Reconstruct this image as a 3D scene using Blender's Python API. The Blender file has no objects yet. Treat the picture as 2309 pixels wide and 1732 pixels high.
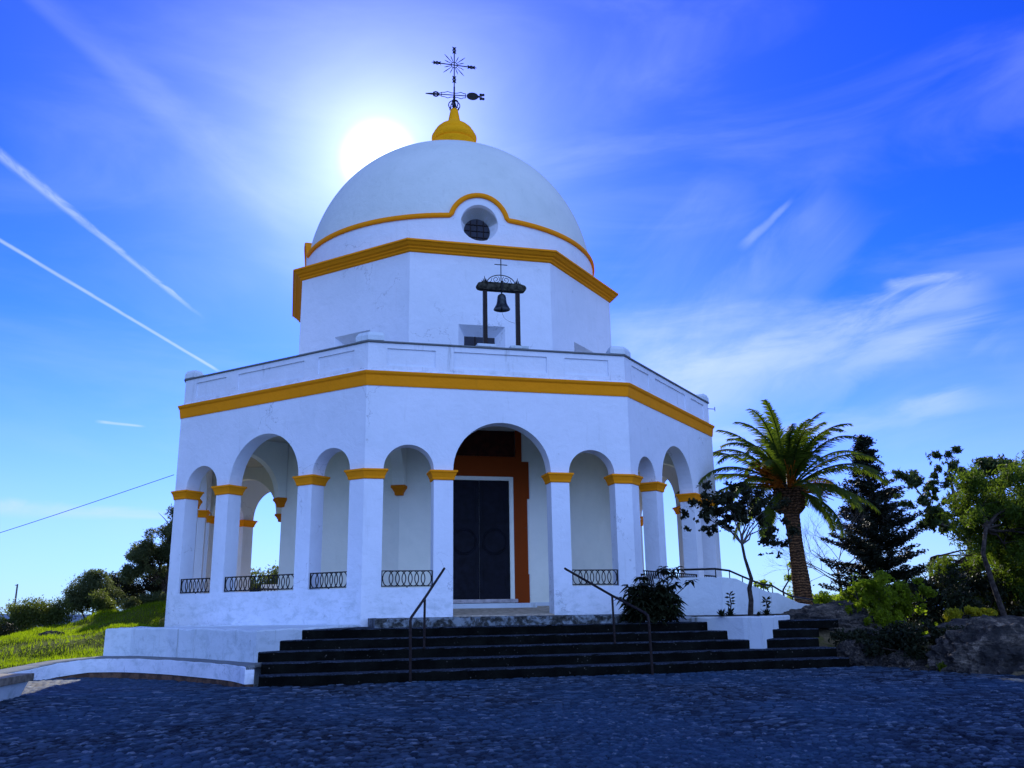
import bpy, bmesh, math, random
import numpy as np
from mathutils import Vector, Matrix

S = bpy.context.scene
C = S.collection
PI = math.pi
rad = math.radians

# ------------------------------------------------------------------ camera
YAW, PITCH, ROLL = 0.24684, 0.251867, -0.015837
CAM = Vector((-4.935, -28.648, 0.844))
F0 = Vector((math.sin(YAW), math.cos(YAW), 0)); R0 = Vector((math.cos(YAW), -math.sin(YAW), 0)); U0 = Vector((0, 0, 1))
Fv = F0 * math.cos(PITCH) + U0 * math.sin(PITCH)
Uv = U0 * math.cos(PITCH) - F0 * math.sin(PITCH)
R2 = R0 * math.cos(ROLL) + Uv * math.sin(ROLL)
U2 = Uv * math.cos(ROLL) - R0 * math.sin(ROLL)
cd = bpy.data.cameras.new('camera')
cam = bpy.data.objects.new('camera', cd); C.objects.link(cam)
cam.matrix_world = Matrix(((R2.x, U2.x, -Fv.x, CAM.x), (R2.y, U2.y, -Fv.y, CAM.y), (R2.z, U2.z, -Fv.z, CAM.z), (0, 0, 0, 1)))
cd.sensor_width = 36; cd.lens = 31.02; cd.clip_end = 9000; cd.clip_start = 0.05
S.camera = cam

# ------------------------------------------------------------------ light and sky
SUN = Vector((0.0757, 0.875, 0.4774)).normalized()
sun_el = math.asin(SUN.z); sun_az = math.atan2(SUN.x, SUN.y)
sd = bpy.data.lights.new('sun', 'SUN'); sd.energy = 5.0; sd.angle = rad(0.53); sd.color = (1.0, 0.93, 0.80)
so = bpy.data.objects.new('sun', sd); C.objects.link(so)
so.rotation_euler = (-SUN).to_track_quat('-Z', 'Y').to_euler(); so.location = (0, 40, 40)

S.view_settings.view_transform = 'Standard'; S.view_settings.look = 'None'
S.view_settings.gamma = 1; S.view_settings.exposure = 0.14
S.render.engine = 'CYCLES'
try:
    S.cycles.use_denoising = True
    S.cycles.max_bounces = 8; S.cycles.transparent_max_bounces = 12
    S.cycles.sample_clamp_indirect = 6
except Exception:
    pass


class NT:
    """tiny node-tree helper"""
    def __init__(s, tree):
        s.t = tree; s.n = tree.nodes; s.l = tree.links
    def node(s, typ, **kw):
        nd = s.n.new(typ)
        for k, v in kw.items():
            setattr(nd, k, v)
        return nd
    def put(s, sock, v):
        if isinstance(v, bpy.types.NodeSocket):
            s.l.new(v, sock)
        elif v is not None:
            try:
                sock.default_value = v
            except Exception:
                sock.default_value = (v, v, v, 1) if len(sock.default_value) == 4 else (v, v, v)
    def math(s, op, a, b=None, c=None, clamp=False):
        nd = s.node('ShaderNodeMath', operation=op, use_clamp=clamp)
        s.put(nd.inputs[0], a)
        if b is not None: s.put(nd.inputs[1], b)
        if c is not None: s.put(nd.inputs[2], c)
        return nd.outputs[0]
    def vmath(s, op, a, b=None, out=0):
        nd = s.node('ShaderNodeVectorMath', operation=op)
        s.put(nd.inputs[0], a)
        if b is not None: s.put(nd.inputs[1], b)
        return nd.outputs[out]
    def dot(s, a, b):
        nd = s.node('ShaderNodeVectorMath', operation='DOT_PRODUCT')
        s.put(nd.inputs[0], a); s.put(nd.inputs[1], b)
        return nd.outputs['Value']
    def ss(s, x, a, b, lo=0.0, hi=1.0):
        nd = s.node('ShaderNodeMapRange', interpolation_type='SMOOTHSTEP')
        s.put(nd.inputs['Value'], x)
        for k, v in (('From Min', a), ('From Max', b), ('To Min', lo), ('To Max', hi)):
            s.put(nd.inputs[k], v)
        return nd.outputs[0]
    def mix(s, fac, a, b, blend='MIX'):
        nd = s.node('ShaderNodeMix', data_type='RGBA', blend_type=blend)
        s.put(nd.inputs['Factor'], fac)
        s.put(nd.inputs['A'] if 0 else nd.inputs[6], a); s.put(nd.inputs[7], b)
        return nd.outputs[2]
    def noise(s, vec, scale, detail=4, rough=0.5, dist=0.0, out='Fac'):
        nd = s.node('ShaderNodeTexNoise')
        s.put(nd.inputs['Vector'], vec)
        nd.inputs['Scale'].default_value = scale; nd.inputs['Detail'].default_value = detail
        nd.inputs['Roughness'].default_value = rough; nd.inputs['Distortion'].default_value = dist
        return nd.outputs[out]
    def mapping(s, vec, loc=(0, 0, 0), rot=(0, 0, 0), sc=(1, 1, 1)):
        nd = s.node('ShaderNodeMapping')
        s.put(nd.inputs['Vector'], vec)
        nd.inputs['Location'].default_value = loc; nd.inputs['Rotation'].default_value = rot; nd.inputs['Scale'].default_value = sc
        return nd.outputs[0]
    def ramp(s, fac, stops):
        nd = s.node('ShaderNodeValToRGB')
        s.put(nd.inputs[0], fac)
        els = nd.color_ramp.elements
        while len(els) < len(stops): els.new(0.5)
        for e, (p, c) in zip(els, stops):
            e.position = p; e.color = (*c, 1) if len(c) == 3 else c
        return nd.outputs[0]


def c4(c): return (c[0], c[1], c[2], 1.0)

W = bpy.data.worlds.new('World'); S.world = W; W.use_nodes = True
w = NT(W.node_tree)
for nd in list(w.n): w.n.remove(nd)
sky = w.node('ShaderNodeTexSky', sky_type='NISHITA')
sky.sun_disc = False; sky.sun_elevation = sun_el; sky.sun_rotation = sun_az
sky.altitude = 150; sky.air_density = 1.0; sky.dust_density = 0.05; sky.ozone_density = 3.0
tc = w.node('ShaderNodeTexCoord'); D = tc.outputs['Generated']
base = w.mix(1.0, sky.outputs[0], (0.1, 0.1, 0.1, 1), 'MULTIPLY')
gm = w.node('ShaderNodeGamma'); w.put(gm.inputs[0], base); gm.inputs[1].default_value = 1.6
col = w.mix(1.0, gm.outputs[0], (0.24, 0.90, 3.2, 1), 'MULTIPLY')
sep = w.node('ShaderNodeSeparateXYZ'); w.put(sep.inputs[0], D)
# angle to the sun, in degrees
ang = w.math('MULTIPLY', w.math('ARCCOSINE', w.math('MINIMUM', w.dot(D, tuple(SUN)), 0.99999)), 57.2958)


def streak(a, b, w0, w1, strength, rough=0.35, endfade=(0.02, 0.0), wisps=60.0):
    """long thin cloud between two sky directions, on a great circle"""
    a = Vector(a).normalized(); b = Vector(b).normalized()
    nrm = a.cross(b).normalized(); mid = (a + b).normalized(); tan = nrm.cross(mid).normalized()
    half = math.atan2(b.dot(tan), b.dot(mid))
    along = w.math('ARCTAN2', w.dot(D, tuple(tan)), w.dot(D, tuple(mid)))
    u = w.math('DIVIDE', w.math('ADD', along, half), 2 * half)         # 0 at a, 1 at b
    off = w.dot(D, tuple(nrm))
    cv = w.node('ShaderNodeCombineXYZ'); w.put(cv.inputs[0], w.math('MULTIPLY', along, wisps * 0.5)); w.put(cv.inputs[1], w.math('MULTIPLY', off, wisps * 1.6)); cv.inputs[2].default_value = a.x * 30 + b.z * 17
    nz = w.noise(cv.outputs[0], 1.0, 6, 0.62, 0.8)
    dist = w.math('ABSOLUTE', w.math('ADD', off, w.math('MULTIPLY', w.math('SUBTRACT', nz, 0.5), rough * w0)))
    width = w.math('ADD', w0, w.math('MULTIPLY', u, w1 - w0))
    m = w.ss(w.math('DIVIDE', dist, width), 0.15, 1.0, 1.0, 0.0)
    m = w.math('MULTIPLY', m, w.ss(u, endfade[0] - 0.25, endfade[0] + 0.02))
    m = w.math('MULTIPLY', m, w.ss(u, 1.0 - endfade[1] - 0.12, 1.02, 1.0, 0.0))
    m = w.math('MULTIPLY', m, w.ss(w.dot(D, tuple(mid)), 0.3, 0.6))
    tex = w.ss(nz, 0.28, 0.76, 0.45, 1.25) if w0 > 0.009 else w.math('ADD', 0.55, w.math('MULTIPLY', nz, 0.9))
    return w.math('MULTIPLY', w.math('MULTIPLY', m, tex), strength)

masks = [
    streak((-0.36, 0.80, 0.475), (-0.1017, 0.9457, 0.3087), 0.0095, 0.0026, 0.36, 0.6, (-0.5, 0.0), 70),
    streak((-0.37, 0.84, 0.394), (-0.0837, 0.9632, 0.2555), 0.0028, 0.0022, 0.42, 0.4, (-0.5, -0.1), 60),
    streak((-0.1985, 0.9605, 0.1948), (-0.1508, 0.9696, 0.1927), 0.0025, 0.0015, 0.45, 0.5, (0.2, 0.1), 60),
    streak((-0.42, 0.90, 0.106), (-0.10, 0.99, 0.102), 0.015, 0.007, 0.42, 0.9, (-0.5, 0.0), 22),
    streak((-0.27, 0.77, 0.57), (0.02, 0.92, 0.392), 0.016, 0.040, 0.10, 0.9, (-0.2, 0.0), 10),
    streak((0.36, 0.90, 0.20), (0.675, 0.675, 0.287), 0.085, 0.030, 0.27, 1.6, (0.05, 0.0), 12),
    streak((0.38, 0.88, 0.255), (0.66, 0.70, 0.275), 0.085, 0.04, 0.26, 1.3, (0.0, 0.1), 9),
    streak((0.455, 0.81, 0.372), (0.502, 0.757, 0.419), 0.0085, 0.004, 0.20, 0.8, (0.3, 0.1), 30),
    streak((0.585, 0.742, 0.319), (0.645, 0.692, 0.321), 0.010, 0.006, 0.30, 1.2, (0.2, 0.1), 30),
    streak((0.46, 0.87, 0.17), (0.68, 0.70, 0.20), 0.026, 0.014, 0.30, 1.2, (0.0, 0.1), 16),
    streak((0.40, 0.89, 0.22), (0.56, 0.72, 0.42), 0.10, 0.06, 0.17, 1.2, (0.0, 0.1), 7),
    streak((0.36, 0.89, 0.27), (0.46, 0.77, 0.45), 0.09, 0.06, 0.10, 1.2, (0.0, 0.1), 6),
]
cm = masks[0]
for m_ in masks[1:]:
    cm = w.math('ADD', cm, m_)
# thin veil of cirrus, stretched sideways
vm = w.mapping(D, rot=(0.0, rad(-16), rad(12)), sc=(1.1, 1.1, 4.2))
veil = w.ss(w.noise(vm, 2.6, 6, 0.55, 0.6), 0.38, 0.82, 0.0, 0.20)
veil = w.math('MULTIPLY', veil, w.ss(w.dot(D, (0.62, 0.66, 0.42)), 0.35, 0.85, 0.45, 1.0))
cm = w.math('MINIMUM', w.math('ADD', cm, veil), 0.9)
CLOUD = (0.66, 0.80, 1.0, 1)
col = w.mix(cm, col, CLOUD)
# bright air low over the horizon
hz = w.math('MULTIPLY', 0.72, w.math('POWER', w.ss(sep.outputs['Z'], -0.02, 0.42, 1.0, 0.0), 1.8))
col = w.mix(hz, col, (0.58, 0.72, 1.0, 1))
# aureole round the sun: thin high cloud scattering its light forward
au = w.math('MULTIPLY', 1.35, w.math('EXPONENT', w.math('MULTIPLY', w.math('DIVIDE', ang, 4.9), -1.0)))
au2 = w.math('MULTIPLY', 0.13, w.math('EXPONENT', w.math('MULTIPLY', w.math('DIVIDE', ang, 11.0), -1.0)))
core = w.ss(ang, 0.3, 2.8, 2.0, 0.0)
glow = w.math('ADD', w.math('ADD', au, au2), core)
gl = w.mix(1.0, (0.78, 0.84, 1.0, 1), (1, 1, 1, 1), 'MULTIPLY')
gv = w.vmath('SCALE', gl); w.put(gv.node.inputs['Scale'], glow)
col = w.mix(1.0, col, gv, 'ADD')
# unseen pale sky glow added behind the camera to brighten the front walls
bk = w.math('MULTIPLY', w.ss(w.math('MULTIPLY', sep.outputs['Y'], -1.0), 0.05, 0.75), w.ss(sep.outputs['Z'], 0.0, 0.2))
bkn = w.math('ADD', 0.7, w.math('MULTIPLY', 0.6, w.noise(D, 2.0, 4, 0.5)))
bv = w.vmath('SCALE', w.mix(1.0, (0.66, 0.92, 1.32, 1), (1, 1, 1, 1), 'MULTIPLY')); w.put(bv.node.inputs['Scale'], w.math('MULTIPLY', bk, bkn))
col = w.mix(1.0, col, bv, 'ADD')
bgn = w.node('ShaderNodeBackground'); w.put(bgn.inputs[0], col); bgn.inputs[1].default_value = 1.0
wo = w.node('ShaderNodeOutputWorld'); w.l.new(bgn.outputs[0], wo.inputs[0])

# ------------------------------------------------------------------ materials
def new_mat(name):
    m = bpy.data.materials.new(name); m.use_nodes = True
    k = NT(m.node_tree)
    b = k.n['Principled BSDF']
    return m, k, b

def bump(k, b, h, strength=0.3, dist=0.02):
    bn = k.node('ShaderNodeBump'); bn.inputs['Strength'].default_value = strength; bn.inputs['Distance'].default_value = dist
    k.put(bn.inputs['Height'], h); k.l.new(bn.outputs[0], b.inputs['Normal'])

def OBJ(k): return k.node('ShaderNodeTexCoord').outputs['Object']

def mat_plaster(name, base, dirt=(0.20, 0.22, 0.20), amount=0.35, rough=0.85, foot=None, cracks=0.0):
    """limewash or paint: uneven coats, patches, streaks, chips; foot = (z0, z1) height of the splashed, scuffed zone"""
    m, k, b = new_mat(name)
    v = OBJ(k)
    n1 = k.noise(v, 0.7, 6, 0.6); n2 = k.noise(v, 9.0, 5, 0.65); n3 = k.noise(v, 2.6, 5, 0.6, 0.5)
    col = k.mix(k.ss(n1, 0.32, 0.72, 0.0, 0.45), c4(base), c4([base[0] * 0.84, base[1] * 0.87, base[2] * 0.86]))
    vo = k.node('ShaderNodeTexVoronoi', feature='F1'); k.put(vo.inputs['Vector'], k.vmath('ADD', v, k.vmath('SCALE', k.noise(v, 1.7, 3, 0.5, out='Color')))); vo.inputs['Scale'].default_value = 0.55
    patch = k.ss(k.dot(vo.outputs['Color'], (0.5, 0.5, 0.0)), 0.62, 0.66, 0.0, 0.22)                  # repainted patches
    col = k.mix(patch, col, c4([min(1, c * 1.06) for c in base]))
    col = k.mix(k.ss(n3, 0.46, 0.74, 0.0, 0.14), col, c4([base[0] * 0.70, base[1] * 0.76, base[2] * 0.76]))
    st = k.noise(k.mapping(v, sc=(3.2, 3.2, 0.30)), 1.6, 8, 0.7)
    col = k.mix(k.math('MULTIPLY', k.ss(st, 0.56, 0.80), amount), col, c4(dirt))
    chips = k.ss(k.noise(v, 2.6, 10, 0.74, 0.5), 0.655, 0.69, 0.0, 0.75 * min(1, amount * 2))
    col = k.mix(chips, col, (0.16, 0.17, 0.18, 1))
    sp = k.node('ShaderNodeSeparateXYZ'); k.put(sp.inputs[0], v)
    if foot:
        f = k.math('MULTIPLY', k.ss(sp.outputs['Z'], foot[0], foot[1], 1.0, 0.0), k.ss(k.noise(k.mapping(v, sc=(1.2, 1.2, 2.2)), 2.2, 9, 0.72, 0.4), 0.44, 0.66))
        col = k.mix(k.math('MULTIPLY', f, 0.40), col, (0.24, 0.34, 0.36, 1))
        g = k.math('MULTIPLY', k.ss(sp.outputs['Z'], foot[0], foot[1], 1.0, 0.15), k.ss(k.noise(v, 5.5, 8, 0.75, 0.8), 0.60, 0.66))
        col = k.mix(k.math('MULTIPLY', g, 0.45), col, (0.20, 0.23, 0.26, 1))
    if cracks:
        wv = k.vmath('ADD', v, k.vmath('SCALE', k.noise(v, 2.0, 5, 0.6, out='Color')))
        cr = k.node('ShaderNodeTexVoronoi', feature='DISTANCE_TO_EDGE'); k.put(cr.inputs['Vector'], wv); cr.inputs['Scale'].default_value = 0.42
        cm = k.math('MULTIPLY', k.ss(cr.outputs['Distance'], 0.0, 0.006, 1.0, 0.0), k.ss(k.noise(v, 0.5, 3, 0.5), 0.52, 0.60))
        col = k.mix(k.math('MULTIPLY', cm, cracks), col, (0.22, 0.25, 0.30, 1))
    k.put(b.inputs['Base Color'], col); b.inputs['Roughness'].default_value = rough; b.inputs['Specular IOR Level'].default_value = 0.12
    bump(k, b, k.math('ADD', k.math('MULTIPLY', n2, 0.5), k.math('ADD', k.math('MULTIPLY', n1, 2.0), k.math('MULTIPLY', n3, 1.5))), 0.35, 0.04)
    return m

WHITE = (0.74, 0.80, 0.90)
M = {}
M['white'] = mat_plaster('whitewashed_plaster', WHITE, amount=0.25, foot=(0.6, 2.3), cracks=0.5)
M['white_in'] = mat_plaster('whitewashed_plaster_inside', (0.90, 0.92, 0.80), amount=0.10)
M['parapet'] = mat_plaster('stained_parapet_whitewash', WHITE, dirt=(0.16, 0.19, 0.20), amount=0.60, foot=(6.50, 6.72))
M['white_old'] = mat_plaster('weathered_whitewash', (0.64, 0.73, 0.80), dirt=(0.13, 0.17, 0.12), amount=0.9, foot=(.05, 1.4))
M['coping'] = mat_plaster('lichen_stained_coping', (0.17, 0.19, 0.20), dirt=(0.03, 0.035, 0.03), amount=0.95)
M['ochre'] = mat_plaster('ochre_paint', (0.90, 0.295, 0.005), dirt=(0.45, 0.12, 0.01), amount=0.30)
M['ochre_dark'] = mat_plaster('red_ochre_paint', (0.27, 0.046, 0.006), dirt=(0.22, 0.05, 0.01), amount=0.25)
M['ochre_bright'] = mat_plaster('yellow_ochre_paint', (0.98, 0.41, 0.004), dirt=(0.45, 0.12, 0.01), amount=0.30)
M['ceiling'] = mat_plaster('ceiling_plaster', (0.55, 0.52, 0.42), amount=0.2)

def simple(name, col, rough=0.6, metal=0.0, nscale=20, var=0.4, bs=0.2, bd=0.01):
    m, k, b = new_mat(name)
    v = OBJ(k)
    n = k.noise(v, nscale, 5, 0.6)
    k.put(b.inputs['Base Color'], k.mix(k.ss(n, 0.3, 0.7), c4([c * (1 - var) for c in col]), c4([min(1, c * (1 + var)) for c in col])))
    b.inputs['Roughness'].default_value = rough; b.inputs['Metallic'].default_value = metal; b.inputs['Specular IOR Level'].default_value = 0.18
    if bs: bump(k, b, n, bs, bd)
    return m
M['iron'] = simple('black_wrought_iron', (0.012, 0.012, 0.014), 0.45, 0.3)
M['rust_iron'] = simple('brown_painted_iron', (0.018, 0.012, 0.012), 0.5, 0.2)
M['bronze'] = simple('dark_bronze', (0.035, 0.045, 0.055), 0.38, 0.7, 12, 0.5)
M['old_wood'] = simple('weathered_timber', (0.035, 0.035, 0.028), 0.9, 0, 9, 0.9, 0.6, 0.02)
M['door'] = simple('dark_door_wood', (0.005, 0.006, 0.012), 0.7, 0, 6, 0.4, 0.15, 0.01)
M['transom'] = simple('dark_red_shutter', (0.05, 0.010, 0.005), 0.7, 0, 6, 0.4, 0.15, 0.01)
M['glass'] = simple('dark_glass', (0.010, 0.014, 0.028), 0.12, 0, 3, 0.3, 0.0)
M['marble'] = simple('worn_marble_sill', (0.42, 0.38, 0.38), 0.5, 0, 7, 0.3, 0.2, 0.01)
M['wallstone'] = simple('tan_coping_stone', (0.20, 0.17, 0.13), 0.8, 0, 7, 0.4, 0.3, 0.02)
M['corbel'] = mat_plaster('brown_ochre_paint', (0.66, 0.19, 0.006), dirt=(0.3, 0.08, 0.01), amount=0.25)
M['cable'] = simple('black_cable', (0.05, 0.055, 0.06), 0.6)
M['brick'] = None

def mat_step():
    m, k, b = new_mat('mossy_pebble_concrete')
    v = OBJ(k)
    n = k.noise(v, 2.2, 7, 0.65); n2 = k.noise(v, 26, 4, 0.7)
    vo = k.node('ShaderNodeTexVoronoi'); k.put(vo.inputs['Vector'], v); vo.inputs['Scale'].default_value = 13
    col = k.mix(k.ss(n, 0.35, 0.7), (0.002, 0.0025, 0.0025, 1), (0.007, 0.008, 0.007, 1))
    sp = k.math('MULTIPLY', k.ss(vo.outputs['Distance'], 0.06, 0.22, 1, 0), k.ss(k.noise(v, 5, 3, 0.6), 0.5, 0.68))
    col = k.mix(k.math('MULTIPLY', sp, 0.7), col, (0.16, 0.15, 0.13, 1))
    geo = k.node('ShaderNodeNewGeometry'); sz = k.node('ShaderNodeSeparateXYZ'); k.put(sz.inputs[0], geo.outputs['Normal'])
    col = k.mix(k.ss(sz.outputs['Z'], 0.3, 0.9), col, k.mix(k.ss(n2, .35, .7), (0.008, 0.012, 0.018, 1), (0.07, 0.09, 0.13, 1)))   # lit look of the treads put into colour: upward faces paler
    k.put(b.inputs['Base Color'], col); b.inputs['Roughness'].default_value = 0.9; b.inputs['Specular IOR Level'].default_value = 0.05
    bump(k, b, k.math('ADD', n2, k.math('MULTIPLY', sp, 0.5)), 0.7, 0.03)
    return m
M['step'] = mat_step()

def mat_landing():
    m, k, b = new_mat('chipped_rubble_edge')
    v = OBJ(k)
    n = k.noise(v, 3.2, 8, 0.7, 0.5); n2 = k.noise(v, 16, 5, 0.7)
    col = k.mix(k.ss(n2, 0.4, 0.65), (0.010, 0.013, 0.014, 1), (0.06, 0.065, 0.06, 1))
    vo = k.node('ShaderNodeTexVoronoi', feature='F1'); k.put(vo.inputs['Vector'], v); vo.inputs['Scale'].default_value = 11
    ch = k.math('MULTIPLY', k.ss(k.math('ADD', n, k.math('MULTIPLY', vo.outputs['Distance'], 0.12)), 0.52, 0.66), 0.85)
    col = k.mix(ch, col, (0.22, 0.27, 0.31, 1))
    k.put(b.inputs['Base Color'], col); b.inputs['Roughness'].default_value = 0.9
    bump(k, b, k.math('ADD', n, n2), 0.8, 0.04)
    return m
M['landing'] = mat_landing()

def mat_cobble():
    m, k, b = new_mat('small_cobbles_laid_in_rows')
    v = OBJ(k)
    ac = k.node('ShaderNodeAttribute', attribute_name='cell'); ag = k.node('ShaderNodeAttribute', attribute_name='gap')
    big = k.noise(v, 0.33, 5, 0.6); fine = k.noise(v, 60, 3, 0.6)
    stone = k.mix(k.math('POWER', ac.outputs['Fac'], 1.7), (0.002, 0.005, 0.011, 1), (0.055, 0.092, 0.145, 1))
    stone = k.mix(k.ss(big, 0.38, 0.66, 0.0, 0.85), stone, k.mix(0.6, stone, (0.022, 0.066, 0.135, 1)))
    pale = k.ss(ac.outputs['Fac'], 0.93, 0.96)
    stone = k.mix(k.math('MULTIPLY', pale, 0.45), stone, (0.18, 0.21, 0.26, 1))
    gap = k.ss(ag.outputs['Fac'], 0.02, 0.55)
    col = k.mix(gap, (0.004, 0.006, 0.010, 1), stone)
    k.put(b.inputs['Base Color'], col); b.inputs['Roughness'].default_value = 0.75
    b.inputs['Specular IOR Level'].default_value = 0.10
    bump(k, b, fine, 0.5, 0.006)
    return m
M['cobble'] = mat_cobble()

def mat_grass_ground():
    m, k, b = new_mat('hillside_earth_and_grass')
    v = OBJ(k)
    n = k.noise(v, 0.5, 6, 0.6); n2 = k.noise(v, 12, 5, 0.7); n3 = k.noise(v, 2.4, 5, 0.65)
    col = k.mix(n2, (0.03, 0.045, 0.003, 1), (0.10, 0.12, 0.006, 1))
    col = k.mix(k.ss(n, 0.52, 0.70, 0, 0.6), col, (0.14, 0.12, 0.045, 1))
    sp = k.node('ShaderNodeSeparateXYZ'); k.put(sp.inputs[0], v)
    bare = k.math('MULTIPLY', k.ss(sp.outputs['X'], 3.0, 5.0), k.ss(n3, 0.36, 0.55))
    col = k.mix(k.math('MULTIPLY', bare, 0.9), col, k.mix(n2, (0.07, 0.055, 0.035, 1), (0.20, 0.16, 0.10, 1)))
    dd = k.node('ShaderNodeVectorMath', operation='LENGTH'); k.put(dd.inputs[0], k.vmath('MULTIPLY', k.vmath('SUBTRACT', v, (0.0, 7.5, 0.0)), (1.0, 1.0, 0.0)))
    col = k.mix(k.ss(dd.outputs['Value'], 8.2, 9.0, 1.0, 0.0), col, k.mix(n2, (0.46, 0.39, 0.28, 1), (0.62, 0.54, 0.42, 1)))   # pale gravel behind the chapel, added to bounce sun under the arches
    k.put(b.inputs['Base Color'], col); b.inputs['Roughness'].default_value = 0.95; b.inputs['Specular IOR Level'].default_value = 0.08
    bump(k, b, k.math('ADD', n2, k.math('MULTIPLY', n3, 2)), 0.8, 0.06)
    return m
M['ground'] = mat_grass_ground()

def mat_rock():
    m, k, b = new_mat('weathered_limestone')
    v = OBJ(k)
    n = k.noise(v, 2.0, 9, 0.68, 0.6); n2 = k.noise(v, 9, 8, 0.7); n3 = k.noise(k.mapping(v, sc=(1, 1, 3.5)), 3, 5, 0.6)
    col = k.ramp(n, [(0.30, (0.012, 0.012, 0.014)), (0.48, (0.055, 0.052, 0.05)), (0.60, (0.20, 0.17, 0.14)), (0.72, (0.42, 0.36, 0.29))])
    col = k.mix(k.ss(n2, 0.40, 0.62, 0.75, 0), col, (0.03, 0.032, 0.035, 1))
    k.put(b.inputs['Base Color'], col); b.inputs['Roughness'].default_value = 0.95; b.inputs['Specular IOR Level'].default_value = 0.08
    bump(k, b, k.math('ADD', k.math('ADD', n, n2), n3), 1.0, 0.10)
    return m
M['rock'] = mat_rock()

def mat_brick():
    m, k, b = new_mat('dark_brick_course')
    v = OBJ(k)
    n = k.noise(v, 3.5, 4, 0.6); n2 = k.noise(v, 30, 4, 0.6)
    col = k.mix(k.ss(n, 0.4, 0.6), (0.07, 0.045, 0.035, 1), (0.15, 0.09, 0.06, 1))
    col = k.mix(k.ss(n2, 0.5, 0.7, 0, 0.5), col, (0.03, 0.03, 0.03, 1))
    k.put(b.inputs['Base Color'], col); b.inputs['Roughness'].default_value = 0.95; b.inputs['Specular IOR Level'].default_value = 0.08
    bump(k, b, n2, 0.5, 0.02)
    return m
M['brick'] = mat_brick()

def mat_leaf(name, c1, c2, trans=0.45, rough=0.55, tcol=None, vscale=1.3):
    m = bpy.data.materials.new(name); m.use_nodes = True
    k = NT(m.node_tree)
    b = k.n['Principled BSDF']; out = k.n['Material Output']
    geo = k.node('ShaderNodeNewGeometry'); v = OBJ(k)
    rnd = geo.outputs['Random Per Island']
    n = k.noise(v, vscale, 3, 0.5)
    f = k.math('ADD', k.math('MULTIPLY', rnd, 0.6), k.math('MULTIPLY', k.ss(n, 0.35, 0.65), 0.4))
    col = k.mix(f, c4(c1), c4(c2))
    k.put(b.inputs['Base Color'], col); b.inputs['Roughness'].default_value = rough
    b.inputs['Specular IOR Level'].default_value = 0.12
    tr = k.node('ShaderNodeBsdfTranslucent')
    tc_ = tcol or tuple(min(1, c * 2.2) for c in c2)
    k.put(tr.inputs[0], k.mix(f, c4([c * 0.6 for c in tc_]), c4(tc_)))
    mx = k.node('ShaderNodeMixShader'); mx.inputs[0].default_value = trans
    k.l.new(b.outputs[0], mx.inputs[1]); k.l.new(tr.outputs[0], mx.inputs[2]); k.l.new(mx.outputs[0], out.inputs[0])
    return m
M['palm_leaf'] = mat_leaf('palm_leaflet', (0.016, 0.036, 0.008), (0.055, 0.080, 0.012), 0.38, tcol=(0.22, 0.32, 0.02))
M['palm_date'] = mat_leaf('orange_fruit_stalk', (0.35, 0.10, 0.01), (0.55, 0.17, 0.015), 0.3, tcol=(0.7, 0.25, 0.02))
M['olive_leaf'] = mat_leaf('olive_leaf', (0.025, 0.038, 0.016), (0.10, 0.12, 0.055), 0.35, tcol=(0.24, 0.30, 0.07))
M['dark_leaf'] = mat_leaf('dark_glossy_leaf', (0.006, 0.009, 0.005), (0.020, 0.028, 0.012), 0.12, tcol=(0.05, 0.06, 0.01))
M['red_leaf'] = mat_leaf('dark_privet_leaf', (0.008, 0.012, 0.008), (0.028, 0.034, 0.016), 0.25, tcol=(0.09, 0.08, 0.02))
M['conifer_leaf'] = mat_leaf('dark_conifer_needle', (0.004, 0.007, 0.005), (0.014, 0.022, 0.012), 0.08, tcol=(0.03, 0.04, 0.01))
M['pine_leaf'] = mat_leaf('pine_needle', (0.014, 0.036, 0.006), (0.055, 0.090, 0.012), 0.42, tcol=(0.22, 0.34, 0.02), vscale=0.8)
M['bush_leaf'] = mat_leaf('bright_shrub_leaf', (0.030, 0.050, 0.004), (0.13, 0.16, 0.006), 0.55, tcol=(0.42, 0.60, 0.03), vscale=1.6)
M['yellow_leaf'] = mat_leaf('yellow_shrub_leaf', (0.12, 0.13, 0.008), (0.26, 0.24, 0.012), 0.5, tcol=(0.75, 0.70, 0.04))
M['loquat_leaf'] = mat_leaf('drooping_tree_leaf', (0.012, 0.028, 0.012), (0.050, 0.080, 0.025), 0.30, tcol=(0.10, 0.16, 0.03))
M['scrub_leaf'] = mat_leaf('scrub_leaf', (0.022, 0.036, 0.010), (0.09, 0.115, 0.030), 0.38, tcol=(0.30, 0.38, 0.05))
M['grass'] = mat_leaf('grass_blade', (0.045, 0.075, 0.003), (0.13, 0.17, 0.004), 0.6, tcol=(0.40, 0.58, 0.008), vscale=0.9)
M['bark'] = simple('dark_bark', (0.035, 0.028, 0.024), 0.95, 0, 12, 0.6, 0.8, 0.03)
M['pale_bark'] = simple('grey_bark', (0.11, 0.10, 0.09), 0.9, 0, 12, 0.5, 0.6, 0.02)
M['asphalt'] = simple('asphalt', (0.11, 0.11, 0.115), 0.9, 0, 30, 0.3)
M['far'] = simple('far_hills', (0.16, 0.20, 0.28), 1.0, 0, 0.02, 0.3, 0)

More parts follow.
